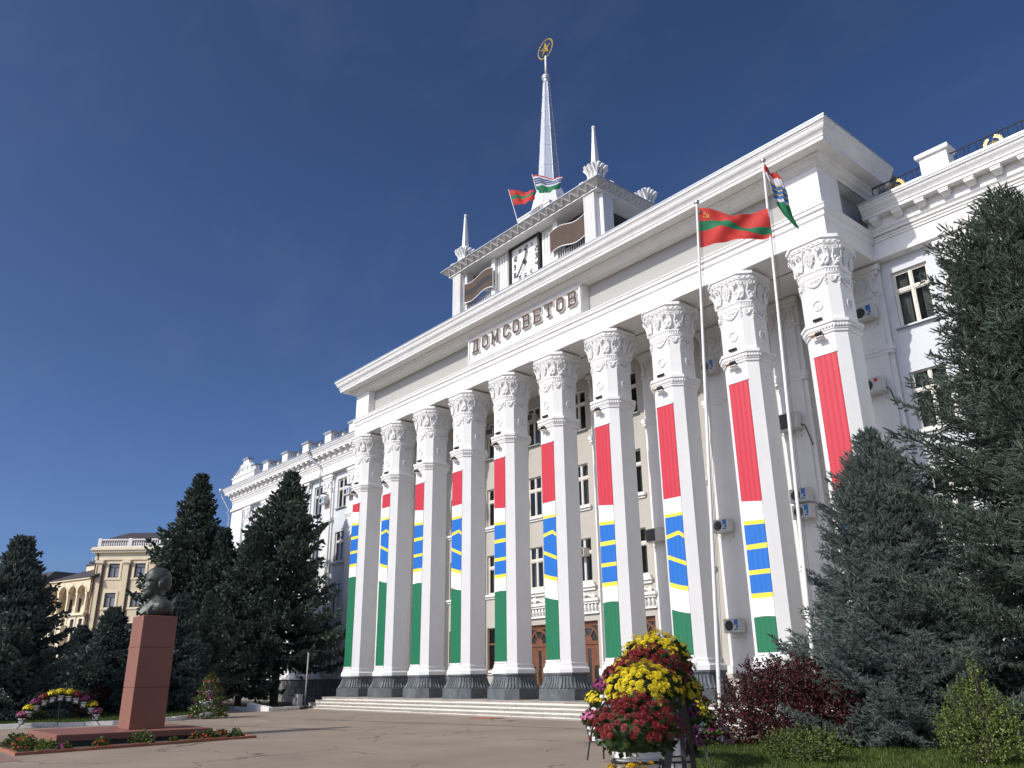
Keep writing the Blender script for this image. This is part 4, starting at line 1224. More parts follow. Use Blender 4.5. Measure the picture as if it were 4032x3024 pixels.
    for a, b_ in ((11.4, 13.5), (18.95, 21.05)):
        mb = MB()
        for k in range(13):
            x = a + (b_ - a) * (k + .5) / 13; mb.box(x - .025, x + .025, .28, .33, zb, 22.0)
        mb.box(a, b_, .27, .34, 21.5, 21.54); mb.build('guard_rail', FRAME, B)
    # finials
    def finial(x, y, spike):
        mb = MB()
        q = lambda h, z: [(x - h, y - h, z), (x + h, y - h, z), (x + h, y + h, z), (x - h, y + h, z)]
        mb.loft([q(.40, 24.25), q(.40, 24.40), q(.30, 24.46), q(.27, 24.80), q(.23, 25.05), q(.24, 25.28), q(.29, 25.48), q(.34, 25.58), q(.16, 25.62)])
        for k in range(4):
            a = k * PI / 2
            c = Vector((math.cos(a), math.sin(a))); n_ = Vector((-c.y, c.x))
            for s in (-1, 0, 1):       # three flaring lobes on each side
                o = n_ * .21 * s
                rr = [.25, .24, .27, .34, .44, .50, .47]
                mb.tube([(x + c.x * r_ + o.x * (1 + .35 * j / 6), y + c.y * r_ + o.y * (1 + .35 * j / 6), z) for j, (r_, z) in enumerate(zip(rr, (24.75, 25.0, 25.2, 25.38, 25.52, 25.60, 25.66)))], [.07, .075, .09, .10, .11, .10, .05], 5)
        for k in range(4):             # corner consoles ending in volutes
            a = PI / 4 + k * PI / 2
            c = Vector((math.cos(a), math.sin(a)))
            mb.tube([(x + c.x * r_, y + c.y * r_, z) for r_, z in ((.55, 24.36), (.50, 24.62), (.40, 24.85), (.34, 25.05), (.36, 25.3), (.46, 25.5), (.56, 25.6))], [.10, .13, .12, .10, .09, .10, .05], 6)
            for side in (-1, 1):
                n_ = Vector((-c.y, c.x)) * .09 * side
                mb.tube([(x + c.x * (.62 + p_[0]) + n_.x, y + c.y * (.62 + p_[0]) + n_.y, 24.55 + p_[1]) for p_ in spiral((0, 0), .25, 1.7, 0, 16)], .05, 5)
            mb.loft([[(x + c.x * (.62 + .2 * math.cos(t)) + c.y * w_, y + c.y * (.62 + .2 * math.cos(t)) - c.x * w_, 24.55 + .2 * math.sin(t)) for t in [2 * PI * j / 10 for j in range(10)]] for w_ in (-.08, .08)])
        f_ = mb.build('roof_finial', TOWERW, B, True, angle=50)
        if spike:
            mb = MB()
            mb.loft([q(.20, 25.60), q(.165, 25.75), q(.15, 25.9), q(.055, 28.0)])
            mb.ball((x, y, 28.07), .10, 8, 6)
            mb.build('spike', TOWERW, f_)
        else:
            MB().ball((x, y, 25.78), (.17, .17, .26), 8, 6).build('bud', TOWERW, f_, True)
    finial(TCX + 5.45, .4, True); finial(TCX - 5.45, .4, True); finial(TCX + 5.45, 4.15, False); finial(TCX - 5.45, 4.15, False)
    # spire
    mb = MB()
    q = lambda h, z: [(TCX - h, TCY - h, z), (TCX + h, TCY - h, z), (TCX + h, TCY + h, z), (TCX - h, TCY + h, z)]
    mb.loft([q(1.9, 24.38), q(1.55, 25.2), q(1.33, 25.25), q(1.30, 26.0), q(1.36, 26.02), q(1.36, 26.1), q(1.2, 26.14)])
    mb.build('spire_base', TOWERW, B)
    o8 = lambda r_, z, rot=PI / 8: [(TCX + r_ * math.cos(rot + k * PI / 4), TCY + r_ * math.sin(rot + k * PI / 4), z) for k in range(8)]
    MB().loft([o8(1.22, 26.1), o8(.95, 27.25), o8(.86, 27.5), o8(.78, 27.75)]).build('spire_skirt', TOWERW, B)
    rz = lambda z: .70 + (.185 - .70) * (z - 27.7) / (35.5 - 27.7)
    zs = [27.7, 29.3, 30.7, 32.0, 33.2, 34.4, 35.5]
    for k in range(6):
        a, b_ = zs[k], zs[k + 1]
        s = MB()
        s.loft([o8(rz(a) + .012, a), o8(rz(a) + .018, a + .03), o8(rz(b_) + .004, b_ - .004)]); 
        for j in range(8):
            th = PI / 8 + j * PI / 4
            s.tube([(TCX + (rz(a) + .015) * math.cos(th), TCY + (rz(a) + .015) * math.sin(th), a + .01), (TCX + (rz(b_) + .005) * math.cos(th), TCY + (rz(b_) + .005) * math.sin(th), b_ - .01)], .022, 5)
        s.build('spire_cladding', SPIRE, B)
    MB().lathe([(.17, 35.49), (.21, 35.52), (.21, 35.58), (.17, 35.6), (.24, 35.68), (.285, 35.8), (.285, 35.9), (.24, 36.0), (.12, 36.07), (.075, 36.1)], 16, (TCX, TCY, 0)).build('spire_ball', METALROOF, B, True)
    MB().lathe([(.075, 36.08), (.06, 37.5)], 8, (TCX, TCY, 0)).build('spire_mast', POLE, B, True)
    st = MB(); v, f_ = star_geo(.50, .20, .13, .01)
    vv = [(TCX + a, TCY + b_, 38.06 + c) for a, b_, c in v]; st.add(vv, f_)
    st.add([(a, 2 * TCY - b_, c) for a, b_, c in vv], [t_[::-1] for t_ in f_])
    so_ = st.build('spire_star', GOLD, B)
    wr = MB(); n = 22
    for k in range(n):
        a = 2 * PI * k / n
        for s in (-1, 1):
            c = Vector((math.cos(a), 0, math.sin(a))); t = Vector((-math.sin(a), 0, math.cos(a)))
            p0 = Vector((TCX, TCY, 38.04)) + c * .64
            wr.loft([[p0 + t * u + c * s * r_ + Vector((0, y_, 0)) for r_, y_ in ((0, -w_), (w_ * 1.4, 0), (0, w_))] for u, w_, r_ in ((-.02, .02, 0), (.07, .05, 0), (.19, .008, 0))])
    wr.tube([(TCX + .64 * math.cos(2 * PI * k / 28), TCY, 38.04 + .64 * math.sin(2 * PI * k / 28)) for k in range(29)], .03, 5)
    wr.build('laurel_ring', GOLD, so_)
tower()
# ================================================================== things fixed to the building
ORD = ['first', 'second', 'third', 'fourth', 'fifth', 'sixth', 'seventh', 'eighth', 'ninth', 'tenth']
def colname(i):
    if i == 9: return 'rightmost column'
    if i == 0: return 'leftmost column'
    if i < 5: return ORD[i] + ' column from the left'
    return ORD[9 - i] + ' column from the right'

def banner_mesh(wavy, dz):
    hw = .431; n = 14
    if wavy:
        def lines(u):
            pk = lambda a, b_, c: a + (b_ - a) * min(1, u / .72) if u < .72 else b_ + (c - b_) * (u - .72) / .28
            return [12.045, 9.21, 8.60, 8.47, pk(7.78, 7.90, 7.74), pk(7.63, 7.74, 7.57), 7.02 - .33 * u, 6.86 - .33 * u, 5.98 - .22 * u - .02 * math.sin(u * PI), 5.81 - .23 * u - .02 * math.sin(u * PI), 4.96 - .19 * u - .02 * math.sin(u * PI), 2.275]
    else:
        def lines(u):
            return [12.045, 9.55 - .11 * u, 8.83 - .05 * u, 8.68 - .05 * u, 7.97, 7.79, 7.07, 6.91, 6.27, 6.10, 5.46 + .03 * math.sin(u * PI), 2.275]
    base = lines
    lines = lambda u: [12.045] + [z + dz for z in base(u)[1:-1]] + [2.275]
    cols = [0, 4, 3, 2, 3, 2, 3, 2, 3, 4, 1]
    mb = MB()
    ys = [-.022 - .006 * math.sin(k * 1.9) - .003 * math.sin(k * 4.3) for k in range(n + 1)]
    for k in range(n):
        a, b_ = k / n, (k + 1) / n; la, lb = lines(a), lines(b_)
        xa, xb = -hw + 2 * hw * a, -hw + 2 * hw * b_
        for j in range(11):
            nz = max(1, int((la[j] - la[j + 1]) / .8))
            for q in range(nz):
                f0, f1 = q / nz, (q + 1) / nz
                mb.add([(xa, ys[k], la[j] + (la[j + 1] - la[j]) * f1), (xb, ys[k + 1], lb[j] + (lb[j + 1] - lb[j]) * f1), (xb, ys[k + 1], lb[j] + (lb[j + 1] - lb[j]) * f0), (xa, ys[k], la[j] + (la[j + 1] - la[j]) * f0)], [(0, 1, 2, 3)], cols[j])
    return mb.mesh('banner', [RED, GREEN, BLUE, YELLOW, BWHITE])
BM = [banner_mesh(i % 2 == 1, (5 - i) * .507 if i % 2 else (4 - i) * .506) for i in range(NC)]
rb = MB(); rb.box(-.45, .45, -.045, -.012, 2.20, 2.27); RAILB = rb.mesh('bottom_rail', BWHITE)
rb = MB(); rb.box(-.45, .45, -.045, -.012, 12.05, 12.10)
for u in (-.38, -.13, .13, .38): rb.box(u - .012, u + .012, -.04, -.001, 12.101, 12.17)
RAILT = rb.mesh('top_rail', BWHITE)
for i in range(NC):
    b_ = link('column_banner', BM[i], None, (colx(i), 0, 0))
    setp(b_, f"{'wave-striped' if i % 2 else 'straight-striped'} red white blue green banner on the {colname(i)}", 'banner', 'striped banners on the columns')
    link('bottom_rail', RAILB, b_); link('top_rail', RAILT, b_)

# floodlights
hb = MB(); M_ = Matrix.Rotation(R(28), 3, 'X')
hb.obox((0, 0, .14), (.30, .22, .10), M_); hb.obox((0, .07, .19), (.22, .10, .08), M_)
FH = hb.mesh('housing', BLACK)
FLn = MB().obox((0, -.01, .195), (.25, .17, .008), M_).mesh('lens', LENS)
FBk = MB().tube([(-.17, .02, .13), (-.17, .03, 0), (.17, .03, 0), (.17, .02, .13)], .012, 5).mesh('bracket', BLACK)
hb2 = MB(); M2 = Matrix.Rotation(R(-35), 3, 'X')
hb2.obox((.08, -.05, 0), (.24, .20, .12), M2)
FH2 = hb2.mesh('housing', BLACK)
FL2 = MB().obox((.08, .01, -.10), (.30, .26, .02), Matrix.Rotation(R(-12), 3, 'X')).mesh('lens', BWHITE)
FB2 = MB().box(-.30, .10, -.10, .06, .03, .075).box(.02, .06, -.02, .22, -.08, .0).mesh('bracket', TAN)
for i in range(NC):
    t = thing('floodlight', f"black floodlight standing on the collar of the {colname(i)}", 'floodlight', (colx(i) - .07, -.02, 13.27), 'floodlights above the column collars')
    link('housing', FH, t); link('lens', FLn, t); link('bracket', FBk, t)
    t = thing('floodlight', f"floodlight with timber bracket hung under the collar of the {colname(i)}", 'floodlight', (colx(i) - .05, -.22, 12.72), 'floodlights under the column collars')
    link('housing', FH2, t); link('lens', FL2, t); link('bracket', FB2, t)

# air conditioners
ab = MB(); ab.loft([[(-.40, y, -.27), (.40, y, -.27), (.40, y, .27), (-.40, y, .27)] for y in (.17,)] + [[(-.40, y, -.27), (.40, y, -.27), (.40, y, .27), (-.40, y, .27)] for y in (-.15,)] + [[(-.38, -.17, -.25), (.38, -.17, -.25), (.38, -.17, .25), (-.38, -.17, .25)]])
ACB = ab.mesh('casing', ACW)
fg = MB(); n = 20
fg.add([(-.13 + .20 * math.cos(2 * PI * k / n), -.174, .0 + .20 * math.sin(2 * PI * k / n)) for k in range(n)], [tuple(range(n))])
for r_ in (.19, .13, .07): fg.tube([(-.13 + r_ * math.cos(2 * PI * k / 16), -.182, r_ * math.sin(2 * PI * k / 16)) for k in range(17)], .006, 4)
ACG = fg.mesh('fan_grille', GRILLE)
fq = MB().box(-.38, .10, -.178, -.1705, -.24, .24).mesh('fan_grille', GRILLE)
ACS = MB().add([(.12, -.1745, .02), (.30, -.1745, .02), (.30, -.1745, .23), (.12, -.1745, .23)], [(0, 1, 2, 3)]).add([(.20, -.1747, -.10), (.30, -.1747, -.10), (.30, -.1747, .0), (.20, -.1747, .0)], [(0, 1, 2, 3)]).add([(.12, -.1746, -.18), (.27, -.1746, -.18), (.27, -.1746, -.125), (.12, -.1746, -.125)], [(0, 1, 2, 3)])
ACSB = ACS.mesh('sticker', STICKB)
ACSR = MB().add([(.12, -.1745, .08), (.26, -.1745, .08), (.26, -.1745, .20), (.12, -.1745, .20)], [(0, 1, 2, 3)]).mesh('sticker', STICKR)
bk = MB(); 
for x in (-.28, .28): bk.tube([(x, .34, -.50), (x, .34, -.29), (x, -.15, -.29), (x, .32, -.48)], .016, 4)
ACK = bk.mesh('wall_bracket', ACW)
PIPE = MB().tube([(.38, .05, -.15), (.50, .15, -.2), (.52, .3, -.5), (.60, .33, -.85)], .022, 5).mesh('hose', GRILLE)
ACL = [(32.52, 14.54, 'b', 'air conditioner with blue sticker high on the pilaster behind the rightmost column', 1),
       (32.35, 11.64, 'r', 'air conditioner with red sticker and hanging hose beside the rightmost column', 1.05),
       (36.0, 14.62, 'b', 'air conditioner with blue sticker on the right wing under a grape relief', 1),
       (25.22, 14.54, 'b', 'air conditioner with blue sticker high behind the second flagpole from the right', 1),
       (28.70, 11.12, 'd', 'large beige air conditioner with dark square front behind the right flagpole', 1.25),
       (25.08, 7.45, 'b', 'single air conditioner with blue sticker halfway up beside the left flagpole', 1),
       (28.83, 8.10, 'b', 'upper of two stacked air conditioners beside the right flagpole', 1),
       (28.86, 7.46, 'b', 'lower of two stacked air conditioners beside the right flagpole', 1),
       (21.42, 7.55, 'd', 'beige air conditioner with dark square front left of the left flagpole', 1.1),
       (25.16, 3.43, 'b', 'lowest air conditioner, near the column feet right of the left flagpole', 1),
       (-11.1, 14.50, 'b', 'air conditioner by the downpipe on the left wing', 1),
       (-7.3, 14.55, 'b', 'air conditioner on the left wing next to the leftmost column', 1)]
ACL[3] = (*ACL[3][:3], 'air conditioner with blue sticker high on the wall close by the left flagpole', 1)
for x, z, k, lab, s in ACL:
    t = thing('air_conditioner', lab, 'air conditioner', (x, 3.32, z), 'air conditioner units on the walls'); t.scale = (s, 1, s)
    link('casing', ACB, t); link('fan_grille', fq if k == 'd' else ACG, t); link('wall_bracket', ACK, t)
    if k == 'b': link('sticker', ACSB, t)
    if k == 'r': link('sticker', ACSR, t)
    if k == 'r' or s > 1.2: link('hose', PIPE, t)
wa = MB(); wa.box(-.32, .32, -.30, .15, -.20, .20); WAB = wa.mesh('casing', ACW)
WAG = MB().box(-.28, .28, -.31, -.301, -.17, .17).mesh('fan_grille', GRILLE)
for cx, z, lab in ((16.3, 7.42, 'boxy window air conditioner in a third-row window between the middle columns'), (12.7, 15.35, 'boxy window air conditioner in a top window left of the middle columns'), (9.1, 15.35, 'boxy window air conditioner in the third top window from the left')):
    t = thing('window_air_conditioner', lab, 'air conditioner', (cx - .1, YW, z), 'window air conditioners')
    link('casing', WAB, t); link('fan_grille', WAG, t)
# small lamps above the wing air conditioners
for x, lab in ((36.0, 'flat black floodlight above the air conditioner on the right wing'), (-11.1, 'flat black floodlight above the air conditioner by the downpipe'), (-7.3, 'flat black floodlight above the air conditioner next to the leftmost column')):
    t = thing('floodlight', lab, 'floodlight', (x, 3.45, 14.98), 'floodlights on the wings')
    MB().obox((0, -.12, .1), (.46, .30, .07), Matrix.Rotation(R(12), 3, 'X')).build('housing', BLACK, t)
    MB().box(-.02, .02, -.12, .19, .0, .06).build('bracket', BLACK, t)

# ================================================================== flagpoles and flags
def flagpole(base, top, lab):
    b_, t_ = Vector(base), Vector(top)
    r = thing('flagpole', lab, 'flagpole', base, 'white flagpoles before the portico')
    d = t_ - b_
    L = lambda f: tuple(d * f)
    q = lambda h, z: [(-h, -h, z), (h, -h, z), (h, h, z), (-h, h, z)]
    MB().loft([q(.235, -.05), q(.225, .03), q(.08, .46), q(.06, .48)]).build('pole_foot', WHITE2, r)
    MB().tube([L(.02), L(.062), L(.0625), L(.33), L(.331), L(.66), L(.661), L(.985)], [.062, .062, .055, .052, .047, .045, .040, .037], 10).build('pole', POLE, r, True, angle=40)
    MB().lathe([(.035, -.06), (.075, -.05), (.075, .02), (.05, .04), (.02, .06)], 10, L(.99)).build('pole_cap', METALROOF, r, True, angle=40)
    mb = MB(); a = Vector((.07, .03, 0))
    mb.tube([d * .10 + a, d * .96 + a], .006, 4); mb.tube([d * .10 + a * 1.5, d * .96 + a * 1.4], .006, 4); mb.obox(d * .965 + a, (.10, .05, .10)); mb.obox(d * .09 + a, (.12, .05, .35))
    mb.build('halyard', GRILLE, r)
    return r
flagpole((32.86, -8.5, 0), (33.43, -8.12, 14.62), 'left white flagpole with tapered foot carrying the red and green flag')
flagpole((34.46, -6.9, 0), (34.98, -6.9, 15.75), 'right white flagpole behind the dark red bush carrying the drooping flag')

def interp(xs, ys, x):
    for (x0, y0), (x1, y1) in zip(zip(xs, ys), list(zip(xs, ys))[1:]):
        if x <= x1: return y0 + (y1 - y0) * (x - x0) / (x1 - x0)
    return ys[-1]
FD = Vector((.8, .6, 0)); FN = Vector((.6, -.8, 0))
def flag(name, lab, P, bands, mats, ncol=30, sub=3, group=None):
    """P(s01, t01) -> Vector; bands(s01) -> list of t boundaries"""
    mb = MB()
    for k in range(ncol):
        a, b_ = k / ncol, (k + 1) / ncol; ba, bb = bands(a), bands(b_)
        for j in range(len(ba) - 1):
            for q in range(sub):
                ta = [ba[j] + (ba[j + 1] - ba[j]) * (q + e) / sub for e in (0, 1)]; tb = [bb[j] + (bb[j + 1] - bb[j]) * (q + e) / sub for e in (0, 1)]
                mb.add([P(a, ta[1]), P(b_, tb[1]), P(b_, tb[0]), P(a, ta[0])], [(0, 1, 2, 3)], j)
    me = mb.mesh(name, mats)
    bm = bmesh.new(); bm.from_mesh(me); bmesh.ops.remove_doubles(bm, verts=bm.verts[:], dist=1e-4)
    for f_ in bm.faces: f_.smooth = True
    bm.to_mesh(me); bm.free()
    return setp(link(name, me), lab, 'flag', group)

def hammer_sickle(P, s0, t0, sc, ta, parent):
    """small gilt emblem laid on both sides of the cloth; s, t scale factors sc, ta"""
    mb = MB()
    def quadstrip(pts, w):
        for i in range(len(pts) - 1):
            (x0, y0), (x1, y1) = pts[i], pts[i + 1]; L = math.hypot(x1 - x0, y1 - y0); nx, ny = -(y1 - y0) / L, (x1 - x0) / L
            w0, w1 = w[i], w[i + 1]
            q = [(x0 - nx * w0, y0 - ny * w0), (x1 - nx * w1, y1 - ny * w1), (x1 + nx * w1, y1 + ny * w1), (x0 + nx * w0, y0 + ny * w0)]
            for sg in (1, -1):
                v = [P(s0 + u * sc, t0 - y * ta) + FN * .012 * sg for u, y in q]
                mb.add(v if sg > 0 else v[::-1], [(0, 1, 2, 3)])
    arc = [(.5 * math.cos(R(a)), .5 * math.sin(R(a))) for a in range(75, -150, -20)]
    quadstrip(arc, [.02 + .09 * math.sin(PI * k / (len(arc) - 1)) for k in range(len(arc))])
    quadstrip([(-.45, -.28), (-.75, -.5)], [.07, .08])
    quadstrip([(.6, -.55), (-.35, .35)], [.075, .075]); quadstrip([(-.55, .2), (-.15, .55)], [.11, .11])
    mb.build('flag_emblem', FYEL, parent)

# big red-green-red flag on the left pole
TS, TZ = [0, .24, .46, .69, 1.0], [14.26, 14.10, 13.93, 13.87, 13.87]
BS, BZ = [0, .42, .65, 1.0], [12.99, 13.05, 13.07, 13.06]
def P1(s, t):
    x = s * 1.95
    z = interp(TS, TZ, s) * (1 - t) + interp(BS, BZ, s) * t + .02 * math.sin(9 * s + 5 * t)
    n = .10 * s ** .6 * math.sin(7.5 * s - 2.2 * t + .4) + .05 * math.sin(13 * s + 6 * t) * min(1, s * 3) + .025 * math.sin(22 * s - 9 * t) * min(1, s * 3)
    return Vector((33.38 + .035, -8.15, 0)) + FD * (x + .03 * math.sin(5 * t + 4 * s)) + FN * n + Vector((-.07 * (1 - 0) * 0, 0, z))
def B1(s):
    return [0, interp([0, .42, .65, 1], [.36, .25, .50, .62], s), interp([0, .33, .65, 1], [.61, .46, .66, .90], s), 1]
f1 = flag('flag', 'large red flag with green centre stripe and gold hammer and sickle on the left flagpole', P1, B1, [FRED, FGREEN, FRED], 36, 4)
hammer_sickle(P1, .115, .20, .065, .115, f1)
# drooping city flag on the right pole
CP = [(.16, 15.22), (.24, 14.98), (.34, 14.55), (.36, 14.15), (.46, 13.75), (.68, 13.28)]
def P2(s, t):      # s across the folds, t down the hanging cloth
    k = t * 5; i = min(4, int(k)); f_ = k - i
    cx = CP[i][0] + (CP[i + 1][0] - CP[i][0]) * f_; cz = CP[i][1] + (CP[i + 1][1] - CP[i][1]) * f_
    w = interp([0, .15, .55, .72, 1], [.34, .46, .42, .34, .07], t)
    u = (s - .5) * w
    return Vector((34.97, -6.9, 0)) + FD * (cx + u) + FN * (.10 * math.sin(s * 9 + t * 4) * (1 - .5 * t) + .03 * math.sin(s * 21 + 3 * t)) + Vector((0, 0, cz + .32 * (.5 - s) * (1 - t) + .05 * math.sin(6 * s)))
flag('flag', 'drooping red white blue and green flag hanging from the right flagpole', P2,
     lambda s: [0, .20, .33, .35, .41, .43, .49, .51, .57, .62, 1], [FRED, FWHITE, FYEL, FBLUE, FYEL, FBLUE, FYEL, FBLUE, FWHITE, FGREEN], 24, 4)
# two flags on the tower roof
def roofflag(org, ht, hb, ft, fb, bands, mats, lab, foot, plab, amp=.10, emblem=False):
    O = Vector((org[0], org[1], 0))
    def P(s, t):
        top = (ht[0] + (ft[0] - ht[0]) * s, ht[1] + (ft[1] - ht[1]) * s + .05 * math.sin(7 * s)); bot = (hb[0] + (fb[0] - hb[0]) * s, hb[1] + (fb[1] - hb[1]) * s + .05 * math.sin(6 * s + 1))
        x = top[0] * (1 - t) + bot[0] * t; z = top[1] * (1 - t) + bot[1] * t
        return O + FD * x + FN * (amp * s ** .5 * math.sin(8 * s + 2 * t) + .03 * math.sin(17 * s - 4 * t)) + Vector((0, 0, z))
    f_ = flag('flag', lab, P, bands, mats, 26, 3)
    if emblem: hammer_sickle(P, .2, .2, .075, .11, f_)
    p = thing('flagstaff', plab, 'flagstaff', tuple(O + FD * foot[0] + Vector((0, 0, 24.3))))
    d = O + FD * ht[0] + Vector((0, 0, ht[1] + .06)) - Vector(p.location)
    MB().tube([(0, 0, 0), tuple(d)], [.025, .018], 6).build('staff', POLE, p)
    MB().ball(tuple(d), .035, 6, 5).build('knob', POLE, p)
roofflag((16.0, -.2), (-.28, 26.98), (.05, 25.95), (1.17, 26.75), (1.2, 26.2), lambda s: [0, .38 - .08 * s, .60 - .08 * s, 1], [FRED, FGREEN, FRED], 'small red flag with green stripe on the tower roof left of the spire', (.36, 0), 'thin leaning staff of the red flag on the tower roof', emblem=True)
wv = lambda s, a: a + .018 * abs(math.sin(s * 13))
roofflag((17.9, -.2), (-.22, 26.95), (.14, 25.73), (1.45, 26.55), (1.25, 25.92), lambda s: [0, wv(s, .06), wv(s, .16), wv(s, .25), wv(s, .28), wv(s, .36), wv(s, .39), wv(s, .47), wv(s, .58), 1], [FRED, FWHITE, FNAVY, FWHITE, FNAVY, FWHITE, FNAVY, FWHITE, FGREEN], 'small flag with wavy blue and white stripes over green at the foot of the spire', (.36, 0), 'thin leaning staff of the wavy striped flag on the tower roof')
# ================================================================== bust monument
def monument():
    t = thing('bust_monument', 'dark bronze bust of a bald bearded man on a tall red granite pedestal', 'monument', (17.0, -16.66, -.1))
    X0, X1, Y0, Y1 = 16.43, 17.55, -17.17, -16.12
    off = Vector(t.location)
    def blk(name, x0, x1, y0, y1, z0, z1, mt, e=.012):
        r = lambda s, z: [(x0 + s - off.x, y0 + s - off.y, z - off.z), (x1 - s - off.x, y0 + s - off.y, z - off.z), (x1 - s - off.x, y1 - s - off.y, z - off.z), (x0 + s - off.x, y1 - s - off.y, z - off.z)]
        MB().loft([r(e, z0), r(0, z0 + e), r(0, z1 - e), r(e, z1)]).build(name, mt, t)
    blk('slab_foot', 15.0, 18.0, -18.9, -15.3, -.25, 0.02, CONC)
    blk('slab', 14.7, 18.42, -19.32, -17.1, .02, .205, GRANITE); blk('slab', 14.7, 18.42, -17.095, -14.92, .02, .205, GRANITE)
    for z0, z1 in ((.206, 1.41), (1.415, 2.60), (2.605, 3.57)): blk('pedestal_block', X0, X1, Y0, Y1, z0, z1, GRANITE)
    # bust: overlapping masses fused into one skin
    mb = MB()
    x, y = 17.0, -16.66
    def E(cx, cy, cz, rx, ry, rz): mb.ball((x + cx - off.x, cy - off.y, cz - off.z), (rx, ry, rz), 18, 12)
    E(0, -16.70, 4.79, .315, .415, .345)       # skull
    E(0, -16.80, 4.86, .27, .30, .28)          # high forehead
    E(0, -16.86, 4.50, .25, .27, .30)          # face
    E(0, -16.93, 4.32, .20, .19, .17)          # jaw
    E(0, -17.07, 4.24, .10, .09, .13); E(0, -17.09, 4.17, .075, .07, .10)   # goatee
    E(0, -17.10, 4.41, .13, .06, .045); E(0, -17.095, 4.345, .09, .05, .03)  # moustache, lip
    mb.loft([[(x + a - off.x, b_ - off.y, c - off.z) for a, b_, c in r_] for r_ in ([(-.03, -17.04, 4.72), (.03, -17.04, 4.72), (.035, -16.95, 4.72), (-.035, -16.95, 4.72)], [(-.035, -17.13, 4.60), (.035, -17.13, 4.60), (.06, -17.0, 4.6), (-.06, -17.0, 4.6)], [(-.045, -17.20, 4.51), (.045, -17.20, 4.51), (.085, -17.02, 4.5), (-.085, -17.02, 4.5)], [(-.04, -17.16, 4.465), (.04, -17.16, 4.465), (.08, -17.02, 4.46), (-.08, -17.02, 4.46)])])
    for s in (-1, 1):
        E(s * .115, -17.03, 4.72, .12, .07, .045)      # brow
        E(s * .15, -17.0, 4.52, .10, .08, .085)        # cheekbone
        E(s * .115, -17.035, 4.625, .055, .035, .028)  # eye
        E(s * .30, -16.70, 4.55, .045, .085, .13)      # ear
        E(s * .27, -16.56, 4.66, .09, .20, .20)        # side hair
        E(s * .33, -16.56, 3.84, .30, .34, .26)        # shoulder
    E(0, -16.48, 4.62, .27, .20, .26)
    mb.lathe([(.26, 0), (.235, .25), (.22, .5), (.22, .75)], 16, (x - off.x, -16.68 - off.y, 3.80 - off.z))
    E(0, -16.62, 3.86, .46, .40, .26); E(0, -16.76, 3.78, .38, .36, .22)
    mb.box(x - .42 - off.x, x + .42 - off.x, -17.05 - off.y, -16.24 - off.y, 3.60 - off.z, 3.76 - off.z)
    for s in (-1, 1):      # collar and lapels
        pts = [(s * .20, -16.50, 4.22), (s * .27, -16.72, 4.16), (s * .25, -16.92, 4.02), (s * .20, -17.10, 3.82), (s * .12, -17.24, 3.66)]
        rings = []
        for k, (a, b_, c) in enumerate(pts):
            w = (.10, .13, .16, .17, .13)[k]
            rings.append([(x + a - off.x - s * .03, b_ - off.y - .02, c - off.z + w * .35), (x + a + s * w - off.x, b_ - off.y + .05, c - off.z - w * .45), (x + a + s * w - off.x, b_ - off.y + .10, c - off.z - w * .65), (x + a - s * .03 - off.x, b_ - off.y + .05, c - off.z - .05)])
        mb.loft(rings if s > 0 else [r_[::-1] for r_ in rings])
    E(0, -17.0, 3.93, .09, .08, .10)                    # tie knot
    b_ = mb.build('bust', BRONZE, t)
    rm = b_.modifiers.new('fuse', 'REMESH'); rm.mode = 'VOXEL'; rm.voxel_size = .022; rm.use_smooth_shade = True
    sm = b_.modifiers.new('soften', 'SMOOTH'); sm.factor = .5; sm.iterations = 3
    dg = bpy.context.evaluated_depsgraph_get()
    me = bpy.data.meshes.new_from_object(b_.evaluated_get(dg))
    b_.modifiers.clear(); b_.data = me
    if not me.materials: me.materials.append(BRONZE)
    for p in me.polygons: p.use_smooth = True
    blk('bust_foot', 16.62, 17.36, -17.02, -16.26, 3.571, 3.66, BRONZE)
monument()
# brick border of the bed round the monument and the reddish paving strip beside it
bb = setp(thing('flower_bed_border', None, None), 'low brick border of the flower bed around the monument slab', None, None, 'structure')
def border(pts):
    for k in range(len(pts) - 1):
        a, b_ = Vector(pts[k]), Vector(pts[k + 1]); L = (b_ - a).length; n = max(1, round(L / .5)); d = (b_ - a) / L; nn = Vector((-d.y, d.x))
        for s in range(n):
            p = a + d * (L * s / n + .006); q = a + d * (L * (s + 1) / n - .006); h = .075 + random.uniform(-.012, .012)
            c = [p, q, q + nn * .11, p + nn * .11]
            MB().loft([[(v.x, v.y, gz(v.y) - .03) for v in c], [(v.x, v.y, gz(v.y) + h) for v in c]]).build('border_brick', CLAY, bb)
border([(14.2, -20.5), (20.1, -20.6)]); border([(20.1, -20.6), (20.0, -17.3), (19.75, -14.05)]); border([(19.75, -14.05), (18.4, -14.0)])
sheet('soil_bed', [(14.0, -20.45), (20.05, -20.5), (19.7, -14.1), (14.4, -14.2)], .012, SOIL)
sheet('reddish_paving', [(14, -26), (25, -26), (21.6, -20.75), (12.5, -20.7)], .006, PAVER)
setp(MB().box(16.3, 17.7, -3.3, -2.55, .004, .022).build('door_mat', BERB if False else CLAY), 'flat reddish mat on the square at the foot of the steps', 'mat')
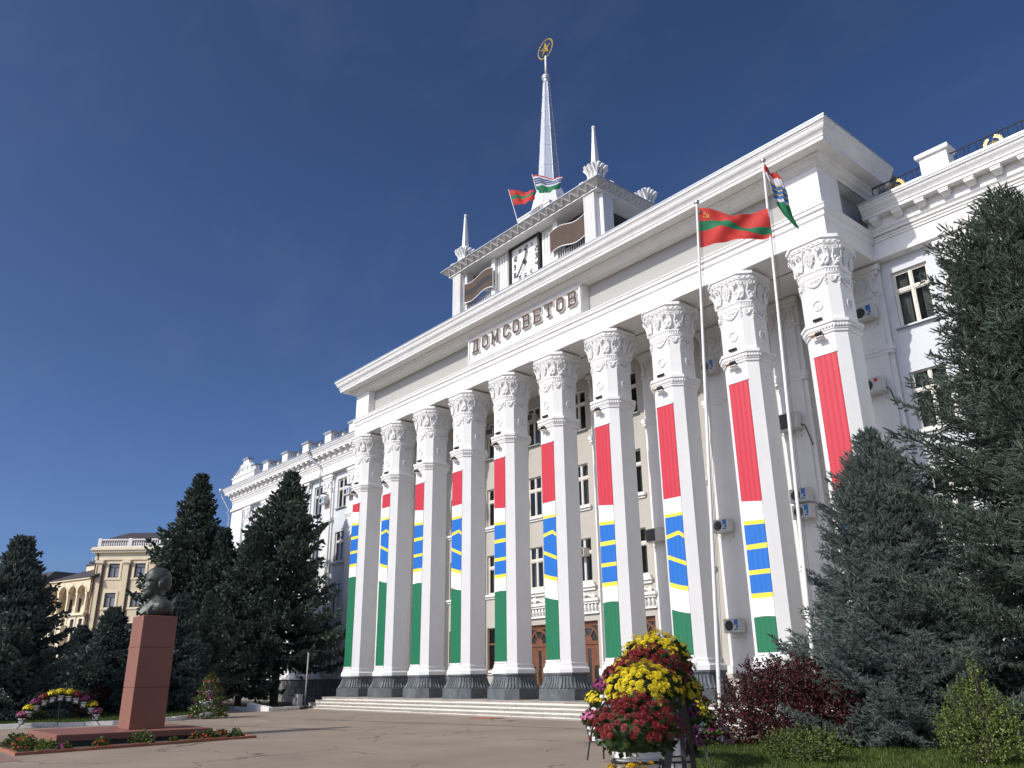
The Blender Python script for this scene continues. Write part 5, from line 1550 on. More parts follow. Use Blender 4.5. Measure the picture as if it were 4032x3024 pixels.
# electric box and post by the stairs
t = thing('electric_cabinet', 'small grey electric cabinet with a white plate left of the steps', 'cabinet', (-.55, -2.75, 0))
MB().box(-.22, .22, -.14, .14, .15, .78).box(-.24, .24, -.16, .16, .781, .81).build('cabinet_body', CONC, t)
MB().box(-.30, -.02, -.20, -.161, .26, .60).build('white_plate', KERB, t)
MB().tube([(.1, -.15, .6), (.25, -.25, .3), (.1, -.3, .05), (.3, -.2, 0)], .02, 5).build('cable', GRILLE, t)
MB().box(-.16, .16, -.08, .08, -.02, .149).build('cabinet_foot', CONC, t)
t = thing('utility_post', 'thin grey metal post rising behind the electric cabinet', 'post', (-1.0, -2.1, 0))
MB().tube([(0, 0, 0), (0, 0, 3.1)], .045, 8).build('post_shaft', CONC, t, True); MB().box(-.09, .09, -.09, .09, 0, .04).build('post_foot', METALROOF, t)

# ================================================================== plants in pots
def head_template(near):
    if near:
        vs, fs = [], []
        for ring, (n, r0, r1, z0, z1) in enumerate(((11, .15, 1.0, .10, .02), (9, .1, .78, .18, .30), (6, .05, .45, .22, .5))):
            for k in range(n):
                a = 2 * PI * (k + .5 * ring) / n; w = .62 * PI / n * 1.2
                b = len(vs)
                rm = r0 + (r1 - r0) * .65
                vs += [(r0 * math.cos(a), r0 * math.sin(a), z0), (rm * math.cos(a - w), rm * math.sin(a - w), (z0 + z1) / 2 + .03), (r1 * math.cos(a), r1 * math.sin(a), z1), (rm * math.cos(a + w), rm * math.sin(a + w), (z0 + z1) / 2 + .03)]
                fs.append((b, b + 1, b + 2, b + 3))
        return np.array(vs), np.array(fs)
    vs = [(0, 0, .42)]; n = 8
    for k in range(n):
        a = 2 * PI * k / n; r_ = 1.0 if k % 2 == 0 else .72
        vs.append((r_ * math.cos(a), r_ * math.sin(a), 0))
    fs = [(0, 1 + k, 1 + (k + 1) % n, 1 + (k + 1) % n) for k in range(n)]
    fs = [(0, 1 + 2 * k, 1 + (2 * k + 1) % n, 1 + (2 * k + 2) % n) for k in range(n // 2)]
    return np.array(vs), np.array(fs)
HT = {True: head_template(True), False: head_template(False)}
LT = (np.array([(0, 0, 0), (.32, .0, .45), (0, .06, 1.0), (-.32, 0, .45)]), np.array([(0, 1, 2, 3)]))
def dome_points(rng, n, rx, rz, z0=0.0, zmin=-.25):
    z = rng.uniform(zmin, 1, n); a = rng.uniform(0, 2 * PI, n); r_ = np.sqrt(1 - np.clip(z, -1, 1) ** 2)
    d = np.stack([r_ * np.cos(a), r_ * np.sin(a), z], 1)
    return d * np.array([rx, rx, rz]) + np.array([0, 0, z0]), d
def even_dome(rng, n, rx, rz, z0, zmin=-.2):
    i = np.arange(n) + .5
    z = 1 - (1 - zmin) * i / n; a = PI * (1 + 5 ** .5) * i + rng.uniform(0, 6)
    r_ = np.sqrt(np.clip(1 - z ** 2, 0, 1))
    d = np.stack([r_ * np.cos(a), r_ * np.sin(a), z], 1) + rng.normal(0, .06, (n, 3))
    return d * np.array([rx, rx, rz]) + np.array([0, 0, z0]), d
def mum_meshes(col, near, seed, rx=.31, rz=.25):
    rng = np.random.default_rng(seed)
    n = 230 if near else 95
    p, d = even_dome(rng, n, rx, rz, .13, -.10)
    p *= rng.uniform(.93, 1.03, (n, 1)); p[:, 0] *= 1.04
    keep = rng.random(n) > .07 + .35 * (d[:, 2] < .05)
    p, d = p[keep], d[keep]
    tv, tf = HT[near]
    s = rng.uniform(.029, .041, len(p)) if near else rng.uniform(.042, .058, len(p))
    V, F = scatter(tv, tf, p, frames(d + rng.normal(0, .12, d.shape) + np.array([0, 0, .25]), rng), s)
    heads = np_mesh('flower_heads', V, F, col)
    m = 420 if near else 130
    p, d = dome_points(rng, m, rx * .9, rz * .86, .12, -.5)
    p *= np.where(d[:, 2:3] < 0, rng.uniform(.55, 1.0, (m, 1)), rng.uniform(.85, 1.0, (m, 1)))
    V, F = scatter(*LT, p, frames(d + rng.normal(0, .5, d.shape), rng), rng.uniform(.05, .085, m) if near else rng.uniform(.08, .12, m))
    # dark inner mass of stems
    mb = MB(); mb.ball((0, 0, .12), (rx * .80, rx * .80, rz * .80), 12, 8)
    mb.v = [(a, b_, max(c, -.01)) for a, b_, c in mb.v]
    n0 = len(V)
    leaves = np_mesh('foliage', V, F, LEAF)
    core = mb.mesh('stems', LEAF)
    return heads, leaves, core
pb = MB(); pb.lathe([(.125, -.27), (.135, -.265), (.165, -.06), (.168, -.05), (.188, -.045), (.190, 0), (.178, .004), (.172, -.02), (.03, -.03)], 24)
POTM = pb.mesh('pot', POT, True, 40)
MUMS = {}
MC = {'y': (MUMY, 'yellow'), 'r': (MUMR, 'dark red'), 'o': (MUMO, 'amber yellow'), 'p': (MUMP, 'purple'), 'k': (MUMK, 'pink')}
def potted(loc, c, near, lab, group, sc=1.0):
    key = (c, near)
    if key not in MUMS: MUMS[key] = [mum_meshes(MC[c][0], near, hash(c) % 97 + 3 * k, .33 if near else .285, .27 if near else .21) for k in range(2)]
    h, l, co = random.choice(MUMS[key])
    t = thing('potted_chrysanthemum', lab, 'potted flower', loc, group, (0, 0, random.uniform(0, 6)))
    t.scale = (sc, sc, sc)
    link('pot', POTM, t)
    for nm, m in (('flower_heads', h), ('foliage', l), ('stems', co)): link(nm, m, t)
    return t
def stand(center, az, pots, feet, lab, group, near, plabs, wid=.16, leg=.022, psc=1.0):
    """arched metal stand; pots: list (s, z_rim, colour); feet: s of the end feet"""
    c = Vector(center); d = Vector((math.cos(az), math.sin(az), 0)); n = Vector((-d.y, d.x, 0))
    t = thing('flower_stand', lab, 'flower stand', center)
    for s in (-1, 1):
        mb = MB()
        pts = [d * feet[0] + n * wid * 1.3 * s] + [d * p[0] + n * wid * s + Vector((0, 0, p[1] - .20)) for p in pots] + [d * feet[1] + n * wid * 1.3 * s]
        mb.tube(pts, leg, 4)
        mb.build('arch_rail', BLACK, t)
        top = max(pots, key=lambda p: p[1])
        MB().tube([n * (wid + .02) * s + d * top[0] * .6, n * wid * s + d * top[0] + Vector((0, 0, top[1] - .2))], leg, 4).build('post', BLACK, t)
    for k, (s, z, col) in enumerate(pots):
        o = d * s + Vector((0, 0, z))
        mb = MB()
        mb.tube([o + Vector((.195 * psc * math.cos(2 * PI * q / 16), .195 * psc * math.sin(2 * PI * q / 16), -.075 * psc)) for q in range(17)], .011, 4)
        for q in range(4):
            a = q * PI / 2 + .6
            mb.tube([o + Vector((.195 * math.cos(a), .195 * math.sin(a), -.075)) * psc, o + Vector((.15 * math.cos(a), .15 * math.sin(a), -.285)) * psc, o + Vector((0, 0, -.29)) * psc], .011, 4)
        mb.build('pot_ring', BLACK, t)
        potted(tuple(c + o), col, near, plabs[k], group, psc)
names = lambda arr, tail: arr
COLS = ['k', 'y', 'p', 'r', 'y', 'y', 'y', 'r', 'p', 'y', 'k']
SS = [-1.37, -1.18, -.97, -.70, -.43, -.14, .17, .45, .74, 1.07, 1.27]; ZZ = [.38, .63, .85, 1.04, 1.15, 1.21, 1.18, 1.10, .94, .70, .45]
plabs = ['pink potted chrysanthemum lowest at the left end of the arched stand by the lawn', 'yellow potted chrysanthemum second from the left end of the far arched stand', 'purple potted chrysanthemum on the left limb of the far arched stand', 'dark red potted chrysanthemum on the left limb of the far arched stand',
         'yellow potted chrysanthemum just left of the top pot on the far arch', 'yellow potted chrysanthemum at the very top of the far arched stand', 'yellow potted chrysanthemum just right of the top pot on the far arch', 'dark red potted chrysanthemum on the right limb of the far arched stand', 'purple potted chrysanthemum on the right limb of the far arched stand', 'yellow potted chrysanthemum second from the right end of the far arch', 'pink potted chrysanthemum at the right end of the arch near the pedestal']
stand((6.38, -16.55, -.12), R(79.3), list(zip(SS, ZZ, COLS)), (-1.5, 1.5), 'arched black flower stand with eleven white pots by the left lawn kerb', 'pots on the far arched stand', False, plabs, .13, .016, .78)
NZ = [(-2.0, .575, 'o'), (-1.50, 1.04, 'r'), (-.80, 1.27, 'y'), (-.18, 1.44, 'r'), (.42, 1.585, 'y'), (.95, 1.50, 'r'), (1.32, 1.27, 'y'), (1.66, 1.02, 'p'), (1.93, .74, 'k')]
nl = ['amber potted chrysanthemum lowest in front, cut by the picture edge', 'dark red chrysanthemum ball over the nearest whole white pot', 'yellow chrysanthemum ball above the large dark red one on the near stand', 'dark red chrysanthemum between two yellow ones near the top of the near stand', 'large yellow chrysanthemum crowning the near flower stand',
      'dark red chrysanthemum behind the crown of the near flower stand', 'yellow chrysanthemum low on the far side of the near flower stand', 'purple chrysanthemum low on the far side of the near flower stand', 'pink chrysanthemum lowest on the far side of the near flower stand']
stand((40.1, -19.15, 0.0), math.atan2(.819, -.573), NZ, (-2.45, 2.3), 'near arched black flower stand seen end-on with piled chrysanthemums', 'pots on the near flower stand', True, nl, .20, .03)
MZ = [(-1.45, .62, 'k'), (-1.28, .98, 'y'), (-1.02, 1.22, 'p'), (-.68, 1.45, 'r'), (-.30, 1.60, 'y'), (.1, 1.66, 'y'), (.5, 1.56, 'r'), (.85, 1.38, 'y'), (1.12, 1.12, 'y'), (1.34, .8, 'y')]
ml = ['pink potted chrysanthemum lowest at the left end of the middle arched stand', 'yellow potted chrysanthemum above the lowest left pot of the middle stand', 'purple potted chrysanthemum on the left limb of the middle stand', 'dark red potted chrysanthemum high on the left limb of the middle stand', 'yellow potted chrysanthemum just left of the top of the middle stand', 'yellow potted chrysanthemum topping the middle stand', 'dark red potted chrysanthemum just right of the top of the middle stand', 'yellow potted chrysanthemum on the right limb of the middle stand beside the petunias', 'yellow potted chrysanthemum low on the right limb of the middle stand', 'yellow potted chrysanthemum lowest on the right limb of the middle stand']
stand((34.35, -12.85, 0.0), R(-8), MZ, (-1.52, 1.5), 'middle arched black flower stand half hidden behind the near one', 'pots on the middle flower stand', False, ml)

def petunia_tower(loc, h, r0, lab, seed, cols):
    rng = np.random.default_rng(seed)
    t = thing('petunia_tower', lab, 'flower tower', loc)
    n = 4200
    z = rng.uniform(0, 1, n) ** 1.15; a = rng.uniform(0, 2 * PI, n)
    tier = .86 + .18 * np.cos(z * 2 * PI * 4.5 + 1)
    rad = (r0 * (1 - z) ** .75 + .12) * tier * rng.uniform(.72, 1.05, n)
    d = np.stack([np.cos(a), np.sin(a), np.full(n, .3)], 1)
    p = np.stack([rad * np.cos(a), rad * np.sin(a), .08 + z * h], 1)
    V, F = scatter(*LT, p, frames(d + rng.normal(0, .6, d.shape), rng), rng.uniform(.06, .11, n))
    link('foliage', np_mesh('foliage', V, F, PETLEAF), t)
    mb = MB()
    for k in range(4):
        zz = .12 + k * h * .25; mb.lathe([(.10, -.1), ((r0 * (1 - k * .25) ** .75) * .5, 0), ((r0 * (1 - k * .25) ** .75) * .5, .1), (.1, .16)], 14, (0, 0, zz))
    mb.build('planter_tiers', CONC, t)
    MB().tube([(0, 0, 0), (0, 0, h * .95)], .04, 6).build('pole', BLACK, t)
    ft = HT[False]
    m = 230
    z = rng.uniform(0, 1, m); a = rng.uniform(0, 2 * PI, m)
    # colours gather in patches
    key = (np.floor(z * 4.99) * 5 + np.floor(a / (2 * PI) * 5)).astype(int)
    perm = rng.integers(0, len(cols), 60)
    tier = .88 + .18 * np.cos(z * 2 * PI * 4.5 + 1)
    rad = (r0 * (1 - z) ** .75 + .14) * tier * rng.uniform(.95, 1.08, m)
    p = np.stack([rad * np.cos(a), rad * np.sin(a), .08 + z * h], 1); d = np.stack([np.cos(a), np.sin(a), np.full(m, .35)], 1)
    for ci, mt in enumerate(cols):
        k = perm[key] == ci
        if k.sum() == 0: continue
        V, F = scatter(*ft, p[k], frames(d[k] + rng.normal(0, .35, d[k].shape), rng), rng.uniform(.03, .048, k.sum()))
        link('blossoms', np_mesh('blossoms', V, F, mt), t)
petunia_tower((5.9, -10.35, gz(-10.35)), 1.85, .85, 'tall pyramid of red and white petunias beside the left kerb', 5, [PETW, PETR, PETM, PETR, PETM])
petunia_tower((32.45, -9.0, gz(-9)), 1.45, .62, 'pyramid of magenta petunias and green foliage behind the near flower stands', 9, [PETM, PETR, PETM, PETW])

# bedding plants round the slab
def bedding(loc, r_, seed, fl, lab, mt=None):
    rng = np.random.default_rng(seed)
    t = thing('bedding_plant', lab, 'plant', loc, 'bedding plants round the monument')
    n = int(420 * r_ / .3)
    p, d = dome_points(rng, n, r_, r_ * 1.1, 0, 0.0); p *= rng.uniform(.5, 1.05, (n, 1))
    V, F = scatter(*LT, p, frames(d + rng.normal(0, .6, d.shape), rng), rng.uniform(.05, .10, n))
    link('foliage', np_mesh('foliage', V, F, mt or PETLEAF), t)
    m = int(26 * r_ / .3)
    if fl is not None:
        p, d = dome_points(rng, m, r_ * 1.02, r_ * 1.12, 0, .2)
        V, F = scatter(*HT[False], p, frames(d, rng), rng.uniform(.03, .05, m))
        link('blossoms', np_mesh('blossoms', V, F, fl), t)
BP = [((17.9, -20.0), .34, PETR, 'red flowered bedding plant at the near left corner of the monument slab', None), ((18.7, -20.15), .32, PETR, 'second red flowered clump at the left end of the monument bed', None), ((19.3, -19.75), .26, None, 'spiky yellow-green plant in the left end of the monument bed', GREENSH), ((16.6, -20.0), .30, None, 'pale yellowish plants behind the slab corner', LOWSH),
      ((19.4, -19.3), .16, PETM, 'small purple and white petunia by the slab corner', None), ((19.6, -18.45), .22, PETR, 'small red flowered plant before the middle of the slab', None), ((19.45, -17.35), .34, None, 'largest leafy bush before the middle of the slab', None), ((19.65, -16.5), .13, None, 'tiny green tuft between the bushes of the bed', LOWSH),
      ((19.3, -15.75), .20, PETR, 'low reddish plant right of the pedestal in the bed', None), ((19.1, -15.3), .22, PETR, 'bushy reddish plant near the right end of the slab', None), ((18.95, -14.85), .22, PETR, 'reddish plant at the right corner of the slab', None), ((18.85, -14.35), .20, None, 'last green plant at the right end of the bed', None)]
for k, ((x, y), r_, fl, lab, mt) in enumerate(BP): bedding((x, y, gz(y) + .01), r_, 40 + k, fl, lab, mt)
# ================================================================== spruces
def shoot_template(near):
    vs, fs = [], []
    if near:
        rng = np.random.default_rng(3)
        for k in range(15):
            t = .0 + .95 * k / 14; a = k * 2.399; w = .034
            r_ = .02; tip = .38 * (1 - .30 * t); up = .14
            c, s = math.cos(a), math.sin(a)
            b = len(vs)
            vs += [(r_ * c - w * s, r_ * s + w * c, t), (r_ * c + w * s, r_ * s - w * c, t), (tip * c, tip * s, min(1.12, t + up))]
            fs.append((b, b + 1, b + 2))
        for k in range(2):   # central mass
            a = k * PI / 2; c, s = math.cos(a) * .12, math.sin(a) * .12
            b = len(vs); vs += [(c, s, .0), (-c, -s, .0), (c * .6, s * .6, .8), (-c * .6, -s * .6, .8), (0, 0, 1.05)]
            fs += [(b, b + 1, b + 3), (b, b + 3, b + 2), (b + 2, b + 3, b + 4)]
    else:
        for k in range(3):
            a = k * PI / 3; c, s = math.cos(a), math.sin(a)
            b = len(vs); vs += [(0, 0, -.05), (.27 * c, .27 * s, .45), (0, 0, 1.05), (-.27 * c, -.27 * s, .45)]
            fs += [(b, b + 1, b + 2), (b, b + 2, b + 3)]
    return np.array(vs), np.array(fs)
ST = {True: shoot_template(True), False: shoot_template(False)}

def spruce_meshes(seed, H, Rb, near, shoot, mt, z0=.5, dens=1.0, power=.85, top_up=.7, irregular=.22, gap=.30, NBR=7, fill=1.0):
    """trunk mesh and crown mesh; base at the origin"""
    rng = np.random.default_rng(seed)
    wood = MB()
    wood.tube([(0, 0, -.1), (.02, 0, H * .3), (-.02, .02, H * .65), (0, 0, H * .98)], [H * .017 + .03, H * .013 + .02, H * .007 + .012, .01], 8)
    pos, dirs, lens = [], [], []
    z = z0; side0 = rng.uniform(0, 6)
    while z < H * .985:
        t = (z - z0) / (H - z0)
        L0 = Rb * (1 - t) ** power * (1 + .12 * math.sin(t * 9 + seed)) * (min(1, .72 + t * 3)) + .05
        nb = int(max(4, (NBR + rng.integers(0, 3)) * (1 if t < .85 else .7)))
        a0 = rng.uniform(0, 2 * PI)
        for b in range(nb):
            az = a0 + 2 * PI * b / nb + rng.normal(0, .18)
            L = L0 * (1 + irregular * rng.normal() * (1 + .3 * (t < .5))) ; L = min(max(L, .12), L0 * 1.3)
            slope = -.32 + (top_up + .32) * t ** 1.1 + rng.normal(0, .07)
            up = .30 * (1 - t) + .08
            c, s = math.cos(az), math.sin(az)
            n = max(3, int(L / .22))
            ss = np.linspace(0, 1, n + 1)
            rad = L * ss; zz = z + L * (slope * ss + up * ss ** 2.2)
            if L > .5:
                wood.tube([(c * r_, s * r_, h_) for r_, h_ in zip(rad[::max(1, n // 4)], zz[::max(1, n // 4)])], [max(.006, .010 + .012 * L * (1 - q)) for q in np.linspace(0, 1, len(rad[::max(1, n // 4)]))], 4)
            step = shoot * .95 / dens
            m = max(3, int(L / step))
            for k in range(m):
                q = .18 + .82 * (k + .5) / m
                if q < .12: continue
                base = np.array([c * L * q, s * L * q, z + L * (slope * q + up * q ** 2.2)])
                tl = (min(.55 * L, 1.15) * (1 - q) ** .7 * rng.uniform(.7, 1.15) + shoot * .8) * fill
                ddz = slope + 2.2 * up * q ** 1.2
                for sd in (-1, 1):
                    ang = az + sd * R(rng.uniform(42, 66))
                    td = np.array([math.cos(ang), math.sin(ang), ddz * .55 - .16 * (1 - t) + rng.normal(0, .10)])
                    td /= np.linalg.norm(td)
                    ns = max(1, int(tl / (shoot * .62) * dens))
                    for j in range(ns):
                        f = (j + .6) / ns
                        p = base + td * tl * f + np.array([0, 0, -.10 * tl * f * f])
                        dd = td + rng.normal(0, .38, 3) + np.array([0, 0, .10 + .2 * t])
                        pos.append(p); dirs.append(dd); lens.append(shoot * rng.uniform(.75, 1.2))
                    # hanging or rising side tuft
                    p = base + td * tl * rng.uniform(.1, .9); dd = td * .4 + np.array([0, 0, rng.choice([-1.0, .7])]) + rng.normal(0, .3, 3)
                    pos.append(p); dirs.append(dd); lens.append(shoot * rng.uniform(.8, 1.15))
                # leader shoots along the branch itself, upper side
                pos.append(base); dirs.append(np.array([c, s, ddz + .35]) + rng.normal(0, .3, 3)); lens.append(shoot * rng.uniform(.8, 1.2))
            tipd = np.array([c, s, slope + 2.2 * up + .1])
            pos.append(np.array([c * L, s * L, z + L * (slope + up)])); dirs.append(tipd); lens.append(shoot * 1.2)
        z += gap * (1.12 - .55 * t) * (H / 9) ** .25 * rng.uniform(.85, 1.15)
    # leader
    for k in range(int(14 if near else 8)):
        f = k / 14
        pos.append(np.array([0, 0, H * .955 + f * H * .05])); a = rng.uniform(0, 6.28)
        dirs.append(np.array([math.cos(a), math.sin(a), .9 + 1.2 * f])); lens.append(shoot * 1.1)
    pos, dirs, lens = np.array(pos), np.array(dirs), np.array(lens)
    V, F = scatter(*ST[near], pos, frames(dirs, rng), lens)
    return wood.mesh('trunk', BARK), np_mesh('crown', V, F, mt), len(pos)

def spruce(lab, loc, meshes, scale=1.0, rz=0.0, group='spruces round the square', sz=None):
    t = thing('spruce_tree', lab, 'spruce tree', loc, group, (0, 0, rz))
    t.scale = (scale, scale, sz or scale)
    link('trunk', meshes[0], t); c = link('crown', meshes[1], t)
    return t
# big far trees
FA = spruce_meshes(21, 15.8, 4.5, False, .34, SPRUCED, 2.9, .95, 1.0, .62, .30, .43, 7)
FB = spruce_meshes(22, 15.6, 4.2, False, .34, SPRUCED, 1.3, .95, .92, .68, .24, .40, 7)
FC = spruce_meshes(23, 8.6, 3.1, False, .25, SPRUCE, .5, 1.0, .92, .65, .26, .31, 7)
FD_ = spruce_meshes(24, 5.5, 1.95, False, .20, SPRUCE, .15, 1.05, .82, .65, .18, .23, 8)
spruce('tallest dark spruce with a thin ragged top in front of the left wing', (-8.7, -.5, 0), FA, 1.0, 0)
spruce('tall broad dark spruce rising behind the bust', (-13.4, -5.3, 0), FB, 1.0, 1.2)
spruce('middle dark spruce left of the ragged-topped one, at the wing corner', (-10.9, -4.1, 0), FB, .74, 3.0)
spruce('dark spruce squeezed between two taller ones before the wing', (-7.6, -3.4, 0), FB, .72, 4.4)
spruce('dark blue spruce cut by the left picture edge', (-.4, -17.95, -.12), FC, .98, .7)
spruce('small dense blue-green spruce left of the granite pedestal', (-4.7, -12.2, 0), FD_, .99, 0)
spruce('small thin-topped green spruce furthest left of the small ones', (-8.0, -12.9, 0), FD_, .84, 2.1)
spruce('pale blue young spruce just right of the granite pedestal', (-1.85, -9.55, 0), FD_, 1.08, 4.0)
spruce('low young spruce half hidden behind the granite pedestal', (-1.0, -11.6, 0), FD_, .66, 5.0)
spruce('dark spruce behind the petunia pyramid', (-4.6, -7.0, 0), FB, .42, 2.2)
# right side trees, close to the camera
NB = spruce_meshes(31, 13.2, 4.3, True, .17, SPRUCED, .9, .90, .74, .55, .18, .27, 9)
NM = spruce_meshes(32, 7.5, 3.0, True, .12, SPRUCE, .12, .95, .95, .80, .13, .20, 9)
print('SHOOTS', [m[2] for m in (FA, FB, FC, FD_, NB, NM)])
spruce('tall dark spruce at the right edge of the picture before the right wing', (39.75, -4.0, 0), NB, 1.0, .3)
spruce('dense silvery blue spruce in front of the rightmost column', (35.9, -5.2, .03), NM, 1.0, 1.0)

# ================================================================== shrubs
def shrub(name, lab, loc, blobs, n, leaf, mt, seed, cat='bush', group=None, upright=0.0, stems=9, wood=BARK, sprig=0):
    """blobs: list (x, y, z, rx, ry, rz) ellipsoids filled with leaf sprigs near their surface"""
    rng = np.random.default_rng(seed)
    t = thing(name, lab, cat, loc, group)
    bl = np.array(blobs); w = bl[:, 3] * bl[:, 4] + bl[:, 3] * bl[:, 5]; w = w / w.sum()
    if sprig:
        ns = n // sprig
        k = rng.choice(len(bl), ns, p=w); d = rng.normal(0, 1, (ns, 3)); d /= np.linalg.norm(d, axis=1, keepdims=True)
        c = bl[k, :3] + d * bl[k, 3:] * rng.uniform(.30, 1.0, (ns, 1)) ** .7
        sd = d * .7 + np.array([0, 0, upright]) + rng.normal(0, .35, (ns, 3)); sd /= np.linalg.norm(sd, axis=1, keepdims=True)
        ln = rng.uniform(2.5, 6.0, ns) * leaf
        f = (np.arange(sprig) + .5) / sprig
        p = (c[:, None, :] + sd[:, None, :] * (ln[:, None] * f[None, :])[:, :, None]).reshape(-1, 3)
        d = np.repeat(sd, sprig, 0) * .5 + rng.normal(0, .7, (len(p), 3))
    else:
        k = rng.choice(len(bl), n, p=w); d = rng.normal(0, 1, (n, 3)); d /= np.linalg.norm(d, axis=1, keepdims=True)
        p = bl[k, :3] + d * bl[k, 3:] * (rng.uniform(.35, 1, (n, 1)) ** .5)
        d = d + np.array([0, 0, upright]) + rng.normal(0, .5, d.shape)
    ok = p[:, 2] > .02; p, d = p[ok], d[ok]
    V, F = scatter(*LT, p, frames(d, rng), rng.uniform(.7, 1.3, len(p)) * leaf)
    link('foliage', np_mesh('foliage', V, F, mt), t)
    mb = MB()
    for _ in range(stems):
        b = bl[rng.integers(0, len(bl))]; q = rng.normal(0, .35, 3)
        e = Vector((b[0] + q[0] * b[3], b[1] + q[1] * b[4], b[2] + abs(q[2]) * b[5]))
        r0 = Vector((e.x * .15, e.y * .15, -.05)); mid = (r0 + e) / 2 + Vector((q[1] * .1, q[0] * .1, .08))
        mb.tube([r0, mid, e], [.022, .015, .006], 4)
    mb.build('branches', wood, t)
    return t
shrub('barberry_bush', 'large dark red barberry bush before the right flagpole', (34.15, -7.9, .03), [(0, 0, .75, 1.0, .9, .72), (-.7, -.35, .72, .75, .7, .62), (.75, .35, .85, .75, .8, .75), (.1, .1, 1.25, .75, .7, .62), (-.9, -.6, .45, .55, .55, .42), (1.0, .6, .6, .6, .6, .55), (-.35, -.2, 1.32, .5, .5, .5), (.7, .55, 1.35, .5, .5, .5)], 26000, .056, BERB, 61, stems=22, sprig=9, upright=.35)
shrub('variegated_shrub', 'pale yellow-green upright shrub at the lower right corner', (38.85, -8.95, .03), [(0, 0, .38, .72, .70, .42), (-.08, 0, .80, .42, .42, .5), (.30, .2, .62, .36, .36, .45), (-.38, -.2, .55, .34, .34, .36), (.0, .1, 1.2, .17, .17, .42), (-.22, 0, 1.05, .14, .14, .32), (.2, .15, 1.0, .12, .12, .36), (.05, 0, 1.5, .07, .07, .22)], 12000, .040, GREENSH, 62, stems=16, sprig=10, upright=1.0)
shrub('juniper_bush', 'low green bush on the grass in front of the dark red barberry', (36.1, -10.3, .04), [(0, 0, .16, .72, .6, .30), (-.35, .1, .14, .5, .45, .25), (.4, 0, .16, .5, .45, .3)], 4200, .05, LOWSH, 63, stems=8, sprig=7, upright=.6)
shrub('barberry_bush', 'rounded dark red barberry behind the far arched stand', (1.9, -14.7, .08), [(0, 0, .48, .62, .60, .50), (-.2, .1, .6, .45, .45, .38)], 2600, .085, BERB, 64, stems=8)
shrub('barberry_bush', 'dark red barberry behind the right end of the far arched stand', (-1.6, -13.0, .08), [(0, 0, .75, .75, .75, .65), (.3, .2, .95, .5, .5, .5), (-.3, .4, .8, .5, .5, .5)], 2800, .09, BERB, 65, stems=8)
shrub('juniper_bush', 'grey-green juniper bush between the posts of the far arched stand', (.4, -15.7, .08), [(0, 0, .5, .72, .75, .55), (.2, .3, .6, .5, .5, .45)], 2600, .10, SPRUCE, 66, stems=6)
shrub('juniper_bush', 'small grey-blue low juniper left of the far arched stand', (1.6, -17.6, .08), [(0, 0, .16, .45, .5, .2)], 900, .08, SPRUCE, 67, stems=4)
shrub('low_shrub', 'low yellowish brown shrub under the left limb of the far arch', (1.7, -16.7, .08), [(0, 0, .18, .45, .6, .22), (.1, .5, .15, .4, .4, .2)], 1100, .08, LOWSH, 68, stems=4)
shrub('low_shrub', 'low brownish shrubs at the far left edge of the lawn', (1.5, -18.6, .06), [(0, 0, .2, .5, .7, .24), (-.3, -.8, .2, .5, .6, .24)], 1300, .08, BERB, 69, stems=4)
shrub('low_shrub', 'low grey and purple shrub strip under the top of the far arch', (1.9, -15.75, .08), [(0, 0, .14, .35, .7, .2), (0, .8, .14, .35, .5, .18)], 1200, .075, SPRUCED, 70, stems=4)
shrub('thuja', 'narrow olive-green thuja in front of the beige building', (-11.2, -13.7, 0), [(0, 0, .8, .62, .62, .85), (0, 0, 1.6, .50, .50, .9), (0, 0, 2.4, .32, .32, .7)], 3600, .16, THUJA, 71, 'tree', upright=1.2, stems=5)
shrub('low_shrub', 'small bright green weed by the tilted kerb stone', (-1.7, -4.7, .05), [(0, 0, .15, .4, .35, .2)], 500, .07, LOWSH, 72, stems=3)

# grass
def grass_patch(name, lab, pts_fn, n, h, seed, dz):
    rng = np.random.default_rng(seed)
    p = pts_fn(rng, n)
    z = np.array([gz(y) for y in p[:, 1]]) + dz
    P_ = np.stack([p[:, 0], p[:, 1], z], 1)
    tv = np.array([(-.09, 0, 0), (.09, 0, 0), (.05, .16, .6), (.0, .38, 1.0)]); tf = np.array([(0, 1, 2, 3)])
    d = np.tile(np.array([[0, 0, 1.0]]), (len(P_), 1)) + rng.normal(0, .22, (len(P_), 3)); d[:, 2] = 1
    V, F = scatter(tv, tf, P_, frames(d, rng), rng.uniform(.6, 1.25, len(P_)) * h)
    setp(link(name, np_mesh(name, V, F, GRASS)), lab, 'grass', None, 'stuff')
def inpoly(p, poly):
    x, y = p[:, 0], p[:, 1]; c = np.zeros(len(p), bool); j = len(poly) - 1
    for i in range(len(poly)):
        xi, yi = poly[i]; xj, yj = poly[j]
        c ^= ((yi > y) != (yj > y)) & (x < (xj - xi) * (y - yi) / (yj - yi + 1e-12) + xi); j = i
    return c
def right_grass(rng, n):
    p = np.stack([rng.uniform(31.5, 44, n * 3), rng.uniform(-18, -3.4, n * 3)], 1); return p[inpoly(p, LW3)][:n]
def left_grass(rng, n):
    p = np.stack([rng.uniform(-14, 8, n * 3), rng.uniform(-22, -8, n * 3)], 1); return p[inpoly(p, LW1)][:n]
grass_patch('grass', 'short green grass of the right lawn under the bushes', right_grass, 60000, .075, 80, .05)
grass_patch('grass', 'green grass of the left lawn behind the white kerb', left_grass, 30000, .11, 81, .10)
